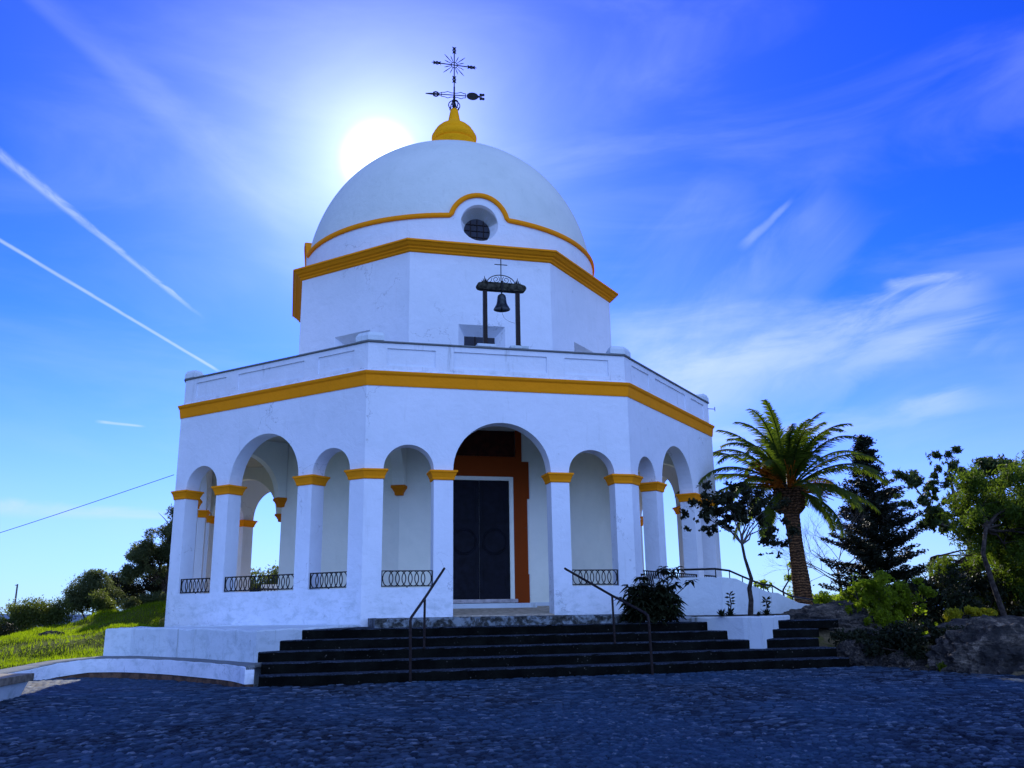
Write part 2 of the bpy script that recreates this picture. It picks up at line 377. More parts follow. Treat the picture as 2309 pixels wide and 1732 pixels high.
def mat_palm_trunk():
    m, k, b = new_mat('palm_trunk')
    v = OBJ(k)
    s = k.node('ShaderNodeSeparateXYZ'); k.put(s.inputs[0], v)
    rings = k.math('SINE', k.math('ADD', k.math('MULTIPLY', s.outputs['Z'], 75), k.math('MULTIPLY', k.noise(v, 7, 5, 0.7), 16)))
    n = k.noise(k.mapping(v, sc=(1, 1, 0.35)), 18, 6, 0.7)
    col = k.mix(k.ss(rings, -0.6, 0.7), (0.055, 0.030, 0.018, 1), (0.24, 0.125, 0.06, 1))
    col = k.mix(k.ss(n, 0.42, 0.62, 0, 0.6), col, (0.03, 0.022, 0.018, 1))
    k.put(b.inputs['Base Color'], col); b.inputs['Roughness'].default_value = 0.95; b.inputs['Specular IOR Level'].default_value = 0.08
    bump(k, b, k.math('ADD', rings, k.math('MULTIPLY', n, 2)), 0.8, 0.03)
    return m
M['palm_trunk'] = mat_palm_trunk()

# ------------------------------------------------------------------ mesh helpers
class MB:
    def __init__(s): s.v = []; s.f = []
    def add(s, vs, fs):
        o = len(s.v); s.v += [tuple(p) for p in vs]; s.f += [tuple(i + o for i in f) for f in fs]; return s
    def box(s, x0, x1, y0, y1, z0, z1):
        vs = [(x, y, z) for z in (z0, z1) for x, y in ((x0, y0), (x1, y0), (x1, y1), (x0, y1))]
        return s.add(vs, [(3, 2, 1, 0), (4, 5, 6, 7), (0, 1, 5, 4), (1, 2, 6, 5), (2, 3, 7, 6), (3, 0, 4, 7)])
    def loops(s, loops, close_v=True, cap0=True, cap1=True, close_u=False):
        """loft a list of rings of equal length"""
        n = len(loops[0]); o = len(s.v)
        for L in loops: s.v += [tuple(p) for p in L]
        m = len(loops)
        for i in range(m if close_u else m - 1):
            a = o + i * n; b_ = o + ((i + 1) % m) * n
            for j in range(n if close_v else n - 1):
                j2 = (j + 1) % n
                s.f.append((a + j, a + j2, b_ + j2, b_ + j))
        if not close_u:
            if cap0: s.f.append(tuple(o + j for j in reversed(range(n))))
            if cap1: s.f.append(tuple(o + (m - 1) * n + j for j in range(n)))
        return s
    def tube(s, pts, r, seg=8, caps=True):
        pts = [Vector(p) for p in pts]
        rs = r if isinstance(r, (list, tuple)) else [r] * len(pts)
        rings = []; up = None
        for i, p in enumerate(pts):
            t = (pts[min(i + 1, len(pts) - 1)] - pts[max(i - 1, 0)])
            if t.length < 1e-9: t = Vector((0, 0, 1))
            t.normalize()
            if up is None: up = t.orthogonal().normalized()
            a = (up - t * up.dot(t))
            if a.length < 1e-6: a = t.orthogonal()
            a.normalize(); up = a; b_ = t.cross(a)
            rings.append([p + (a * math.cos(q) + b_ * math.sin(q)) * rs[i] for q in [2 * PI * k / seg for k in range(seg)]])
        return s.loops(rings, True, caps, caps)
    def ring(s, pts, r, seg=6):
        """closed tube"""
        pts = [Vector(p) for p in pts]; n = len(pts); rings = []
        c = sum(pts, Vector()) / n
        nrm = (pts[0] - c).cross(pts[n // 4] - c).normalized()
        for i, p in enumerate(pts):
            t = (pts[(i + 1) % n] - pts[i - 1]).normalized(); b_ = nrm.cross(t).normalized()
            rings.append([p + (nrm * math.cos(q) + b_ * math.sin(q)) * r for q in [2 * PI * k / seg for k in range(seg)]])
        return s.loops(rings, True, close_u=True)
    def lathe(s, prof, c=(0, 0), seg=48):
        rings = [[(c[0] + r * math.sin(2 * PI * k / seg), c[1] - r * math.cos(2 * PI * k / seg), z) for k in range(seg)] for r, z in prof]
        return s.loops(rings, True, prof[0][0] > 1e-4, prof[-1][0] > 1e-4)
    def prism(s, poly, z0, z1, inset=0.0, c=None):
        p1 = poly
        if inset:
            cx = sum(p[0] for p in poly) / len(poly); cy = sum(p[1] for p in poly) / len(poly)
            p1 = [(cx + (p[0] - cx) * (1 - inset), cy + (p[1] - cy) * (1 - inset)) for p in poly]
        return s.loops([[(x, y, z0) for x, y in poly], [(x, y, z1) for x, y in p1]])
    def obj(s, name, mat, parent=None, smooth=False, jitter=0.0, bevel=0.0, fix=True):
        me = bpy.data.meshes.new(name); me.from_pydata(s.v, [], s.f); 
        if fix or jitter or bevel:
            bm = bmesh.new(); bm.from_mesh(me)
            if bevel:
                bmesh.ops.remove_doubles(bm, verts=bm.verts, dist=1e-4)
                bmesh.ops.bevel(bm, geom=[e for e in bm.edges if len(e.link_faces) == 2 and e.calc_face_angle(0) > 0.5], offset=bevel, segments=2, affect='EDGES', profile=0.6)
            bmesh.ops.recalc_face_normals(bm, faces=bm.faces)
            bm.to_mesh(me); bm.free()
        if smooth: me.polygons.foreach_set('use_smooth', [True] * len(me.polygons))
        me.materials.append(mat)
        o = bpy.data.objects.new(name, me); C.objects.link(o)
        if parent: o.parent = parent
        return o

def tag(o, label=None, cat=None, group=None, kind=None):
    if label: o['label'] = label
    if cat: o['category'] = cat
    if group: o['group'] = group
    if kind: o['kind'] = kind
    return o

def thing(name, label, cat, loc=(0, 0, 0), group=None):
    o = bpy.data.objects.new(name, None); C.objects.link(o); o.location = loc
    o.empty_display_size = 0.3
    return tag(o, label, cat, group)

def part(name, data, parent, mat=None):
    o = bpy.data.objects.new(name, data); C.objects.link(o); o.parent = parent
    return o

def hide_smooth_angle(o, ang=35):
    me = o.data
    me.polygons.foreach_set('use_smooth', [True] * len(me.polygons))
    bm = bmesh.new(); bm.from_mesh(me)
    for e in bm.edges:
        e.smooth = len(e.link_faces) == 2 and e.calc_face_angle(0) < rad(ang)
    bm.to_mesh(me); bm.free()

T8 = math.tan(PI / 8)
def fp(k, s_, A, z=None, off=(0, 0)):
    """point on octagon face k (0 = front), s along the face, A outward distance"""
    a = k * PI / 4
    x = math.sin(a) * A + math.cos(a) * s_ + off[0]; y = -math.cos(a) * A + math.sin(a) * s_ + off[1]
    return (x, y) if z is None else (x, y, z)

def octring(mb, prof, off=(0, 0)):
    """closed profile [(A, z), ...] swept round the octagon"""
    rings = []
    for j in range(8):
        rings.append([(*fp(j, A * T8, A, None, off), z) for A, z in prof])
    return mb.loops(rings, True, close_u=True)

# =================================================================== CHAPEL
chapel = thing('chapel', 'white octagonal chapel with ochre trim, arcaded portico and round dome', 'chapel')
AO, AI = 8.0, 7.58          # outer and inner face of the arcade wall
ZB, ZTOP = 0.2, 6.14
SPR = 4.13
OPEN = [(-2.275, 0.595, 1.40), (0.0, 1.215, 1.40), (2.275, 0.595, 1.40)]

rnd = random.Random(5)
wm = MB()
for k in range(8):
    ops = [(c, r, (0.70 if (k == 0 and i == 1) else sill)) for i, (c, r, sill) in enumerate(OPEN)]
    cuts = []
    s_lo = [-AO * T8, -AI * T8]; s_hi = [AO * T8, AI * T8]
    def quad(a, b_, z0a, z1a, z0b, z1b, A, flip):
        vs = [fp(k, a, A, z0a), fp(k, b_, A, z0b), fp(k, b_, A, z1b), fp(k, a, A, z1a)]
        wm.add(vs, [(0, 1, 2, 3) if not flip else (3, 2, 1, 0)])
    for side, (A, lo, hi) in enumerate(((AO, s_lo[0], s_hi[0]), (AI, s_lo[1], s_hi[1]))):
        x = lo
        for c, r, sill in ops:
            quad(x, c - r, ZB, ZTOP, ZB, ZTOP, A, side)
            n = 28
            pts = [(c - r * math.cos(PI * i / n), SPR + r * math.sin(PI * i / n) * 0.985) for i in range(n + 1)]
            for (a, za), (b_, zb) in zip(pts, pts[1:]):
                quad(a, b_, za, ZTOP, zb, ZTOP, A, side)
            quad(c - r, c + r, ZB, sill, ZB, sill, A, side)
            x = c + r
        quad(x, hi, ZB, ZTOP, ZB, ZTOP, A, side)
    for c, r, sill in ops:        # reveals, soffit and sill
        n = 28
        path = [(c - r, sill)] + [(c - r * math.cos(PI * i / n), SPR + r * math.sin(PI * i / n) * 0.985) for i in range(n + 1)] + [(c + r, sill)]
        for (a, za), (b_, zb) in zip(path, path[1:]):
            wm.add([fp(k, a, AO, za), fp(k, b_, AO, zb), fp(k, b_, AI, zb), fp(k, a, AI, za)], [(0, 1, 2, 3)])
        wm.add([fp(k, c - r, AO, sill), fp(k, c + r, AO, sill), fp(k, c + r, AI, sill), fp(k, c - r, AI, sill)], [(0, 1, 2, 3)])
    wm.add([fp(k, s_lo[0], AO, ZTOP), fp(k, s_hi[0], AO, ZTOP), fp(k, s_hi[1], AI, ZTOP), fp(k, s_lo[1], AI, ZTOP)], [(0, 1, 2, 3)])
me_wall = wm.obj('arcade_wall', M['white'], chapel)
bm = bmesh.new(); bm.from_mesh(me_wall.data)
bmesh.ops.remove_doubles(bm, verts=bm.verts, dist=1e-4); bmesh.ops.recalc_face_normals(bm, faces=bm.faces)
bm.to_mesh(me_wall.data); bm.free()

# capitals of the piers: flared ochre blocks
def flare(fpn):
    """fpn(e) -> footprint polygon grown by e"""
    lv = [(0.012, 3.885), (0.03, 3.90), (0.035, 3.95), (0.075, 4.05), (0.085, 4.065), (0.10, 4.07), (0.10, 4.115)]
    return MB().loops([[(x, y, z) for x, y in fpn(e)] for e, z in lv])
for k in (0, -1, 1, 2, -2, 3, 4, 5):
    for s0, s1 in ((-1.68, -1.215), (1.215, 1.68)):
        f = lambda e: [fp(k, s0 - e, AO + e), fp(k, s1 + e, AO + e), fp(k, s1 + e, AI - e), fp(k, s0 - e, AI - e)]
        flare(f).obj('capital', M['ochre'], chapel)
    f = lambda e: [fp(k, 2.87 - e, AO + e), fp(k, (AO + e) * T8, AO + e), fp(k + 1, -2.87 + e, AO + e), fp(k + 1, -2.87 + e, AI - e), fp(k, (AI - e) * T8, AI - e), fp(k, 2.87 - e, AI - e)]
    flare(f).obj('capital', M['ochre'], chapel)

# lower cornice band and parapet
octring(MB(), [(7.7, 6.13), (8.02, 6.13), (8.03, 6.17), (8.055, 6.38), (8.09, 6.42), (8.105, 6.46), (8.105, 6.48), (7.96, 6.485), (7.7, 6.485)]).obj('lower_cornice', M['ochre'], chapel)
pm = MB()
PAN = [(-2.83, -1.65), (-1.19, 1.20), (1.67, 2.85)]
def panelled(k, A, z0, z1, pz0, pz1, depth=0.035):
    hi = A * T8
    xs = [-hi] + [v for p in PAN for v in p] + [hi]
    for i in range(len(xs) - 1):
        a, b_ = xs[i], xs[i + 1]
        if i % 2 == 0:
            pm.add([fp(k, a, A, z0), fp(k, b_, A, z0), fp(k, b_, A, z1), fp(k, a, A, z1)], [(0, 1, 2, 3)])
        else:
            for u, v in ((z0, pz0), (pz1, z1)):
                pm.add([fp(k, a, A, u), fp(k, b_, A, u), fp(k, b_, A, v), fp(k, a, A, v)], [(0, 1, 2, 3)])
            o = [fp(k, a, A, pz0), fp(k, b_, A, pz0), fp(k, b_, A, pz1), fp(k, a, A, pz1)]
            q = [fp(k, a, A - depth, pz0), fp(k, b_, A - depth, pz0), fp(k, b_, A - depth, pz1), fp(k, a, A - depth, pz1)]
            pm.add(o + q, [(4, 5, 6, 7), (0, 1, 5, 4), (1, 2, 6, 5), (2, 3, 7, 6), (3, 0, 4, 7)])
for k in range(8):
    panelled(k, 7.955, 6.56, 7.22, 6.66, 7.09)
    pm.add([fp(k, -8.03 * T8, 8.03, 6.487), fp(k, 8.03 * T8, 8.03, 6.487), fp(k, 7.955 * T8, 7.955, 6.56), fp(k, -7.955 * T8, 7.955, 6.56)], [(0, 1, 2, 3)])
    pm.add([fp(k, -7.7 * T8, 7.7, 6.487), fp(k, 7.7 * T8, 7.7, 6.487), fp(k, 7.7 * T8, 7.7, 7.22), fp(k, -7.7 * T8, 7.7, 7.22)], [(3, 2, 1, 0)])
pm.obj('parapet', M['parapet'], chapel)
octring(MB(), [(7.66, 7.222), (7.985, 7.222), (8.0, 7.235), (7.995, 7.262), (7.9, 7.272), (7.66, 7.275)]).obj('coping', M['coping'], chapel)
for k in (0, -1, -2, 1, 2, 3, 4, 5):
    def blk(e, L, k=k):
        return [fp(k, 8.0 * T8 - L, 7.985 - e), fp(k, (7.985 - e) * T8, 7.985 - e), fp(k + 1, -8.0 * T8 + L, 7.985 - e),
                fp(k + 1, -8.0 * T8 + L, 7.66 + e), fp(k, (7.66 + e) * T8, 7.66 + e), fp(k, 8.0 * T8 - L, 7.66 + e)]
    MB().loops([[(x, y, z) for x, y in blk(e, L)] for e, L, z in ((0, .40, 7.277), (0, .40, 7.40), (.045, .35, 7.49), (.10, .30, 7.505), (.11, .28, 7.506))]).obj('corner_block', M['white_old'], chapel)
MB().prism([fp(k, 7.72 * T8, 7.72) for k in range(8)], 6.62, 6.80).obj('terrace_roof', M['coping'], chapel)
# small rod on the right-hand parapet corner
MB().tube([fp(1, 3.2, 7.9, 7.05), fp(1, 3.45, 8.12, 7.05)], .012).tube([fp(1, 3.45, 8.12, 6.98), fp(1, 3.45, 8.12, 7.12)], .012).obj('bracket', M['iron'], chapel)

# ---- portico: floor, ceiling, inner wall, cross arches with corbels
fl = MB()
for k in range(8):
    fl.add([fp(k, -8.02 * T8, 8.02, .5), fp(k, 8.02 * T8, 8.02, .5), fp(k, 8.02 * T8, 8.02, .775), fp(k, -8.02 * T8, 8.02, .775)], [(0, 1, 2, 3)])
    fl.add([fp(k, -8.02 * T8, 8.02, .775), fp(k, 8.02 * T8, 8.02, .775), fp(k, 5.0 * T8, 5.0, .985), fp(k, -5.0 * T8, 5.0, .985)], [(0, 1, 2, 3)])
# the sloping floor is kept just inside the wall so it never shows outside it
fl = MB()
for k in range(8):
    A1 = 8.015 if k == 0 else 7.7
    fl.add([fp(k, -7.7 * T8, 7.7, .78), fp(k, 7.7 * T8, 7.7, .78), fp(k, 5.0 * T8, 5.0, .985), fp(k, -5.0 * T8, 5.0, .985)], [(0, 1, 2, 3)])
fl.add([(-1.2, -8.03, .765), (1.2, -8.03, .765), (1.2, -7.6, .79), (-1.2, -7.6, .79), (-1.2, -8.03, .5), (1.2, -8.03, .5)], [(0, 1, 2, 3), (4, 5, 1, 0)])
M['floor'] = simple('worn_floor_tile', (0.38, 0.33, 0.26), 0.6, 0, 8, 0.4)
fl.obj('portico_floor', M['floor'], chapel)
octring(MB(), [(5.0, 5.72), (7.62, 5.72), (7.62, 5.85), (5.0, 5.85)]).obj('portico_ceiling', M['ceiling'], chapel)
octring(MB(), [(5.20, 0.6), (5.20, 5.74), (4.9, 5.74), (4.9, 0.6)]).obj('inner_wall', M['white_in'], chapel)
octring(MB(), [(5.225, 0.9), (5.225, 1.06), (5.19, 1.06), (5.19, 0.9)]).obj('plinth', M['white_old'], chapel)
for j in range(8):
    aa = (j + 0.5) * PI / 4
    er = Vector((math.sin(aa), -math.cos(aa), 0)); et = Vector((math.cos(aa), math.sin(aa), 0))
    ro, ri = AI / math.cos(PI / 8) + .02, 5.20 / math.cos(PI / 8) - .05
    p0, p1 = ro - 0.18, ri + 0.22
    n = 20; cpos = (p0 + p1) / 2; hw = (p0 - p1) / 2
    arc = [(cpos - hw * math.cos(PI * i / n), 4.12 + 1.22 * math.sin(PI * i / n)) for i in range(n + 1)]
    low = [(ri, 4.12)] + arc + [(ro, 4.12)]
    am = MB()
    th = 0.16
    for sgn in (-1, 1):
        for (a, za), (b_, zb) in zip(low, low[1:]):
            if abs(b_ - a) < 1e-6: continue
            am.add([er * a + et * th * sgn + U0 * za, er * b_ + et * th * sgn + U0 * zb, er * b_ + et * th * sgn + U0 * 5.73, er * a + et * th * sgn + U0 * 5.73], [(0, 1, 2, 3)])
    for (a, za), (b_, zb) in zip(low, low[1:]):
        am.add([er * a - et * th + U0 * za, er * b_ - et * th + U0 * zb, er * b_ + et * th + U0 * zb, er * a + et * th + U0 * za], [(0, 1, 2, 3)])
    am.obj('cross_arch', M['white_in'], chapel)
    def cf(e): 
        q = [er * (ri - .02) - et * (th + e), er * (ri + .22 + e) - et * (th + e), er * (ri + .22 + e) + et * (th + e), er * (ri - .02) + et * (th + e)]
        return [(p.x, p.y) for p in q]
    MB().loops([[(x, y, z) for x, y in cf(e)] for e, z in ((-.06, 3.86), (-.05, 3.93), (0.0, 4.02), (0.03, 4.05), (0.03, 4.118))]).obj('corbel', M['corbel'], chapel)

# ---- door
ds = MB()
zs = MB()
# red ochre surround, stepped outline (one extruded outline with the opening left out)
def slab(poly, y0, y1):
    return MB().loops([[(x, y0, z) for x, z in poly], [(x, y1, z) for x, z in poly]])
half = [(.95, 1.00), (1.36, 1.00), (1.36, 1.80), (1.335, 1.80), (1.335, 3.82), (1.395, 3.82), (1.395, 4.84), (1.20, 4.84), (1.20, 5.71), (1.03, 5.71), (1.03, 4.97), (0, 4.97)]
outer = half + [(max(-x, -1.22), z) for x, z in reversed(half[:-1])]
inner_open = [(-.95, 4.41), (.95, 4.41)]
surround = slab(outer + [(-.95, 4.41), (.95, 4.41)], -5.252, -5.19).obj('door_surround', M['ochre_dark'], chapel)
slab([(-1.02, 4.98), (1.02, 4.98), (1.02, 5.70), (-1.02, 5.70)], -5.212, -5.19).obj('transom', M['transom'], chapel)
fr = MB()
fr.box(-.945, -.83, -5.275, -5.19, 1.05, 4.405).box(.83, .945, -5.275, -5.19, 1.05, 4.405).box(-.83, .83, -5.275, -5.19, 4.305, 4.405)
fr.obj('door_frame', M['white_in'], chapel, bevel=.008)
MB().box(-1.0, 1.0, -5.40, -5.19, 1.06, 1.155).obj('doorstep', M['marble'], chapel, bevel=.01)
MB().box(-1.42, 1.42, -5.75, -5.20, .90, 1.045).obj('threshold', M['white_old'], chapel, bevel=.012)
for sg in (-1, 1):
    d = MB()
    x0, x1 = (-.83, -.004) if sg < 0 else (.004, .83)
    d.box(x0, x1, -5.225, -5.19, 1.156, 4.304)
    leaf = d.obj('door', M['door'], chapel)
    mid = (x0 + x1) / 2
    mo = MB()
    for (a, b_, z0, z1) in ((x0 + .1, x1 - .1, 1.35, 2.15), (x0 + .1, x1 - .1, 3.15, 4.15)):
        mo.box(a, b_, -5.236, -5.224, z0, z0 + .03).box(a, b_, -5.236, -5.224, z1 - .03, z1).box(a, a + .03, -5.236, -5.224, z0 + .03, z1 - .03).box(b_ - .03, b_, -5.236, -5.224, z0 + .03, z1 - .03)
    for rr_ in (.30, .345):
        mo.ring([(mid + rr_ * math.cos(t), -5.228, 2.66 + rr_ * math.sin(t)) for t in [2 * PI * i / 36 for i in range(36)]], .016)
    mo.obj('moulding', M['door'], leaf)

# ---- arcade railings: interlaced oval rings between two bars
def railing_mesh(L, n):
    mb = MB()
    z0, z1 = 1.425, 1.79
    mb.box(-L, L, -.012, .012, z0, z0 + .022).box(-L, L, -.012, .012, z1 - .022, z1)
    mb.box(-L, -L + .022, -.012, .012, z0 + .022, z1 - .022).box(L - .022, L, -.012, .012, z0 + .022, z1 - .022)
    sp = (2 * L - .06) / (n + .6)
    for i in range(n):
        cx = -L + .03 + sp * (i + .8)
        mb.ring([(cx + sp * .80 * math.cos(t), 0.0, (z0 + z1) / 2 + (z1 - z0) / 2 * .93 * math.sin(t)) for t in [2 * PI * q / 24 for q in range(24)]], .012, 5)
    mb.box(-.012, .012, -.01, .01, 1.36, z0)
    return mb.obj('railing', M['iron'], chapel)
small = railing_mesh(.59, 7); big = railing_mesh(1.21, 14)
first = {'s': small, 'b': big}
for k in range(8):
    for i, (c, r, sill) in enumerate(OPEN):
        if k == 0 and i == 1: continue
        key = 'b' if i == 1 else 's'
        o = first.pop(key, None) or part('railing', (big if i == 1 else small).data, chapel)
        x, y = fp(k, c, 7.94)
        o.location = (x, y, 0); o.rotation_euler = (0, 0, k * PI / 4)

# ---- tower
OF = (0.138, -0.025)
TA = 5.055
tw = MB()
wins = [(0.0)]
for k in range(8):
    A = TA; hi = A * T8
    zo0, zo1, zi0, zi1 = 7.75, 8.79, 7.95, 8.54
    so_, si_ = .68, .45; dp_ = .34
    for a, b_, z0, z1 in ((-hi, -so_, 6.5, 10.92), (so_, hi, 6.5, 10.92), (-so_, so_, 6.5, zo0), (-so_, so_, zo1, 10.92)):
        tw.add([fp(k, a, A, z0, OF), fp(k, b_, A, z0, OF), fp(k, b_, A, z1, OF), fp(k, a, A, z1, OF)], [(0, 1, 2, 3)])
    o_ = [fp(k, s_, A, z, OF) for s_, z in ((-so_, zo0), (so_, zo0), (so_, zo1), (-so_, zo1))]
    i_ = [fp(k, s_, A - dp_, z, OF) for s_, z in ((-si_, zi0), (si_, zi0), (si_, zi1), (-si_, zi1))]
    tw.add(o_ + i_, [(0, 1, 5, 4), (1, 2, 6, 5), (2, 3, 7, 6), (3, 0, 4, 7)])
    # dark casement with a middle bar set in the splay
    g = MB()
    g.add([fp(k, -si_ - .02, A - dp_ + .003, zi0 - .02, OF), fp(k, si_ + .02, A - dp_ + .003, zi0 - .02, OF), fp(k, si_ + .02, A - dp_ + .003, zi1 + .02, OF), fp(k, -si_ - .02, A - dp_ + .003, zi1 + .02, OF),
           fp(k, -si_ - .02, A - dp_ - .05, zi0 - .02, OF), fp(k, si_ + .02, A - dp_ - .05, zi0 - .02, OF), fp(k, si_ + .02, A - dp_ - .05, zi1 + .02, OF), fp(k, -si_ - .02, A - dp_ - .05, zi1 + .02, OF)],
          [(0, 1, 2, 3), (7, 6, 5, 4), (0, 4, 5, 1), (1, 5, 6, 2), (2, 6, 7, 3), (3, 7, 4, 0)])
    wn = g.obj('tower_window', M['glass'], chapel)
    bars = MB()
    for s0 in (-.13, .17):
        bars.loops([[fp(k, s0 - .02, A - dp_ + .02, z, OF), fp(k, s0 + .02, A - dp_ + .02, z, OF), fp(k, s0 + .02, A - dp_ + .005, z, OF), fp(k, s0 - .02, A - dp_ + .005, z, OF)] for z in (zi0, zi1)])
    bars.obj('window_bar', M['rust_iron'], wn)
two = tw.obj('tower_wall', M['white'], chapel)
octring(MB(), [(4.9, 10.88), (5.06, 10.88), (5.10, 10.905), (5.115, 10.95), (5.17, 10.985), (5.18, 11.02), (5.24, 11.05), (5.30, 11.12), (5.345, 11.135), (5.345, 11.185), (5.30, 11.195), (4.6, 11.20)], OF).obj('tower_cornice', M['ochre'], chapel)

# drum, dome and round windows
DC = (0.12, -0.03)
DR = 4.95
ZM = 12.14           # underside of the dome moulding
def bump_z(th_deg, r):
    """height of an arch of radius r round the oculus at a given angle; None outside it"""
    dx = rad(th_deg) * DR
    return 12.03 + math.sqrt(r * r - dx * dx) if abs(dx) < r else -1
dm = MB()
angs = sorted(set([i * 3.0 for i in range(120)] + [(q * 90 + d) % 360 for q in range(4) for d in [x * 0.75 for x in range(-14, 15)]]))
def cyl(th, R, z): a = rad(th); return (DC[0] + R * math.sin(a), DC[1] - R * math.cos(a), z)
rings = []
for th in angs:
    d = (th + 45) % 90 - 45
    top = max(ZM + .04, bump_z(d, .84))
    rings.append([cyl(th, DR, 11.15), cyl(th, DR, top), cyl(th, DR - .55, top + .0), cyl(th, DR - .55, 11.15)])
dm.loops(rings, True, close_u=True)
drum = dm.obj('drum', M['white'], chapel)
prof = []
zc, ch, nn, a0 = 11.2, 5.5, 2.2, 4.97
for i in range(40):
    t = i / 39
    z = 12.10 + (zc + ch - 12.10) * math.sin(t * PI / 2)
    r = a0 * max(0, 1 - ((z - zc) / ch) ** nn) ** (1 / nn)
    prof.append((max(r, 0.001), z))
M['dome'] = mat_plaster('dome_plaster', (0.66, 0.72, 0.70), amount=0.22)
dome = MB().lathe([(4.3, 12.10)] + prof, DC, 128).obj('dome', M['dome'], chapel)
# cut the splayed round openings through drum and dome foot
bpy.context.view_layer.update()
for tgt in (drum, dome):
    for q in range(4):
        a = q * PI / 2
        er = Vector((math.sin(a), -math.cos(a), 0)); et = Vector((math.cos(a), math.sin(a), 0)); c0 = Vector((DC[0], DC[1], 12.03))
        cut = MB().loops([[c0 + er * R_ + et * (r_ * math.cos(t)) + U0 * (r_ * math.sin(t) - dz) for t in [2 * PI * i / 48 for i in range(48)]] for R_, r_, dz in ((DR - .43, .395, .10), (DR + .001, .58, 0), (DR + .4, .75, 0))]).obj('cutter', M['white'])
        md = tgt.modifiers.new('cut', 'BOOLEAN'); md.object = cut; md.operation = 'DIFFERENCE'; md.solver = 'EXACT'
        dg = bpy.context.evaluated_depsgraph_get()
        nm = bpy.data.meshes.new_from_object(tgt.evaluated_get(dg))
        tgt.modifiers.clear(); old = tgt.data; tgt.data = nm; bpy.data.meshes.remove(old)
        cm_ = cut.data; bpy.data.objects.remove(cut); bpy.data.meshes.remove(cm_)
hide_smooth_angle(dome, 30); hide_smooth_angle(drum, 30)
for q in range(4):
    a = q * PI / 2
    er = Vector((math.sin(a), -math.cos(a), 0)); et = Vector((math.cos(a), math.sin(a), 0)); c0 = Vector((DC[0], DC[1], 11.93)) + er * (DR - .42)
    win = MB().loops([[c0 + er * e + et * .40 * math.cos(t) + U0 * .40 * math.sin(t) for t in [2 * PI * i / 40 for i in range(40)]] for e in (-.05, .004)]).obj('oculus_window', M['glass'], chapel)
    b_ = MB()
    for s_ in (-.2, 0, .2):
        h_ = math.sqrt(.16 - s_ * s_) - .01
        b_.tube([c0 + er * .02 + et * s_ - U0 * h_, c0 + er * .02 + et * s_ + U0 * h_], .012, 6)
        b_.tube([c0 + er * .02 + U0 * s_ - et * h_, c0 + er * .02 + U0 * s_ + et * h_], .012, 6)
    b_.obj('window_bar', M['rust_iron'], win)
# ochre moulding: round the drum, arching over each oculus
path = []
for q in range(4):
    e = math.degrees(math.asin(min(1, math.sqrt(.88 ** 2 - (ZM + .08 - 12.03) ** 2) / DR)))
    base_th = q * 90
    for i in range(25):
        t = PI - PI * i / 24
        dx, dz = .88 * math.cos(t), .88 * math.sin(t)
        if 12.03 + dz > ZM + .085:
            path.append((base_th + math.degrees(dx / DR), 12.03 + dz, (math.cos(t), math.sin(t))))
    th = base_th + math.degrees(.88 / DR) + 1.2
    path.append((th - .9, ZM + .08, (0.35, .94)))
    while th < base_th + 90 - math.degrees(.88 / DR) - .3:
        path.append((th, ZM + .08, (0, 1))); th += 2.5
    path.append((base_th + 90 - math.degrees(.88 / DR) - .3, ZM + .08, (-0.35, .94)))
rings = []
for th, z, (nx, nz) in path:
    hw = .075
    def P(R_, u): return (DC[0] + R_ * math.sin(rad(th) + nx * u / DR), DC[1] - R_ * math.cos(rad(th) + nx * u / DR), z + nz * u)
    rings.append([P(DR - .3, -hw), P(DR + .05, -hw), P(DR + .075, -hw * .4), P(DR + .07, hw * .7), P(DR + .02, hw), P(DR - .3, hw)])
MB().loops(rings, True, close_u=True).obj('dome_moulding', M['ochre'], chapel)
# finial
FX = (0.24, -0.04)
fpro = [(.62, 16.55), (.60, 16.95), (.66, 17.05), (.70, 17.12), (.70, 17.2), (.77, 17.3), (.78, 17.38), (.735, 17.42), (.81, 17.5), (.825, 17.58), (.82, 17.64), (.79, 17.70), (.745, 17.715), (.74, 17.80), (.70, 17.815), (.66, 17.93), (.53, 18.06), (.40, 18.15), (.30, 18.23), (.235, 18.30), (.22, 18.34), (.19, 18.5), (.165, 18.64), (.14, 18.76), (.10, 18.82), (.0005, 18.83)]
fo = MB().lathe(fpro, FX, 48).obj('finial', M['ochre_bright'], chapel)
hide_smooth_angle(fo, 40)

# =================================================================== WEATHER VANE CROSS
vane = thing('weather_vane', 'black wrought-iron cross with sun rays and arrow vane on the yellow finial', 'weather vane', (FX[0], FX[1], 18.80))
def VV(x, z, d=0.0): return (x, d, z)
st = MB()
st.tube([(0, 0, 0), (0, 0, .55)], .045).tube([(0, 0, .5), (0, 0, .95)], .03).tube([(0, 0, .9), (0, 0, 2.62)], .021)
st.obj('shaft', M['iron'], vane)
cr = MB()
for q in range(6):
    a = q * PI / 3
    cr.tube([(math.cos(a) * .21 * math.sin(t) , math.sin(a) * .21 * math.sin(t), .17 - .2 * math.cos(t)) for t in [PI * i / 10 for i in range(1, 11)]], .020, 5)
cr.ring([(math.cos(t) * .17, math.sin(t) * .17, .02) for t in [2 * PI * i / 20 for i in range(20)]], .014)
cr.obj('crown', M['iron'], vane)
cz_ = 1.87
arm = MB()
arm.tube([(-.72, 0, cz_), (.72, 0, cz_)], .020)
arm.obj('cross_arm', M['iron'], vane)
rays = MB()
rays.ring([(.115 * math.cos(t), 0, cz_ + .115 * math.sin(t)) for t in [2 * PI * i / 24 for i in range(24)]], .014)
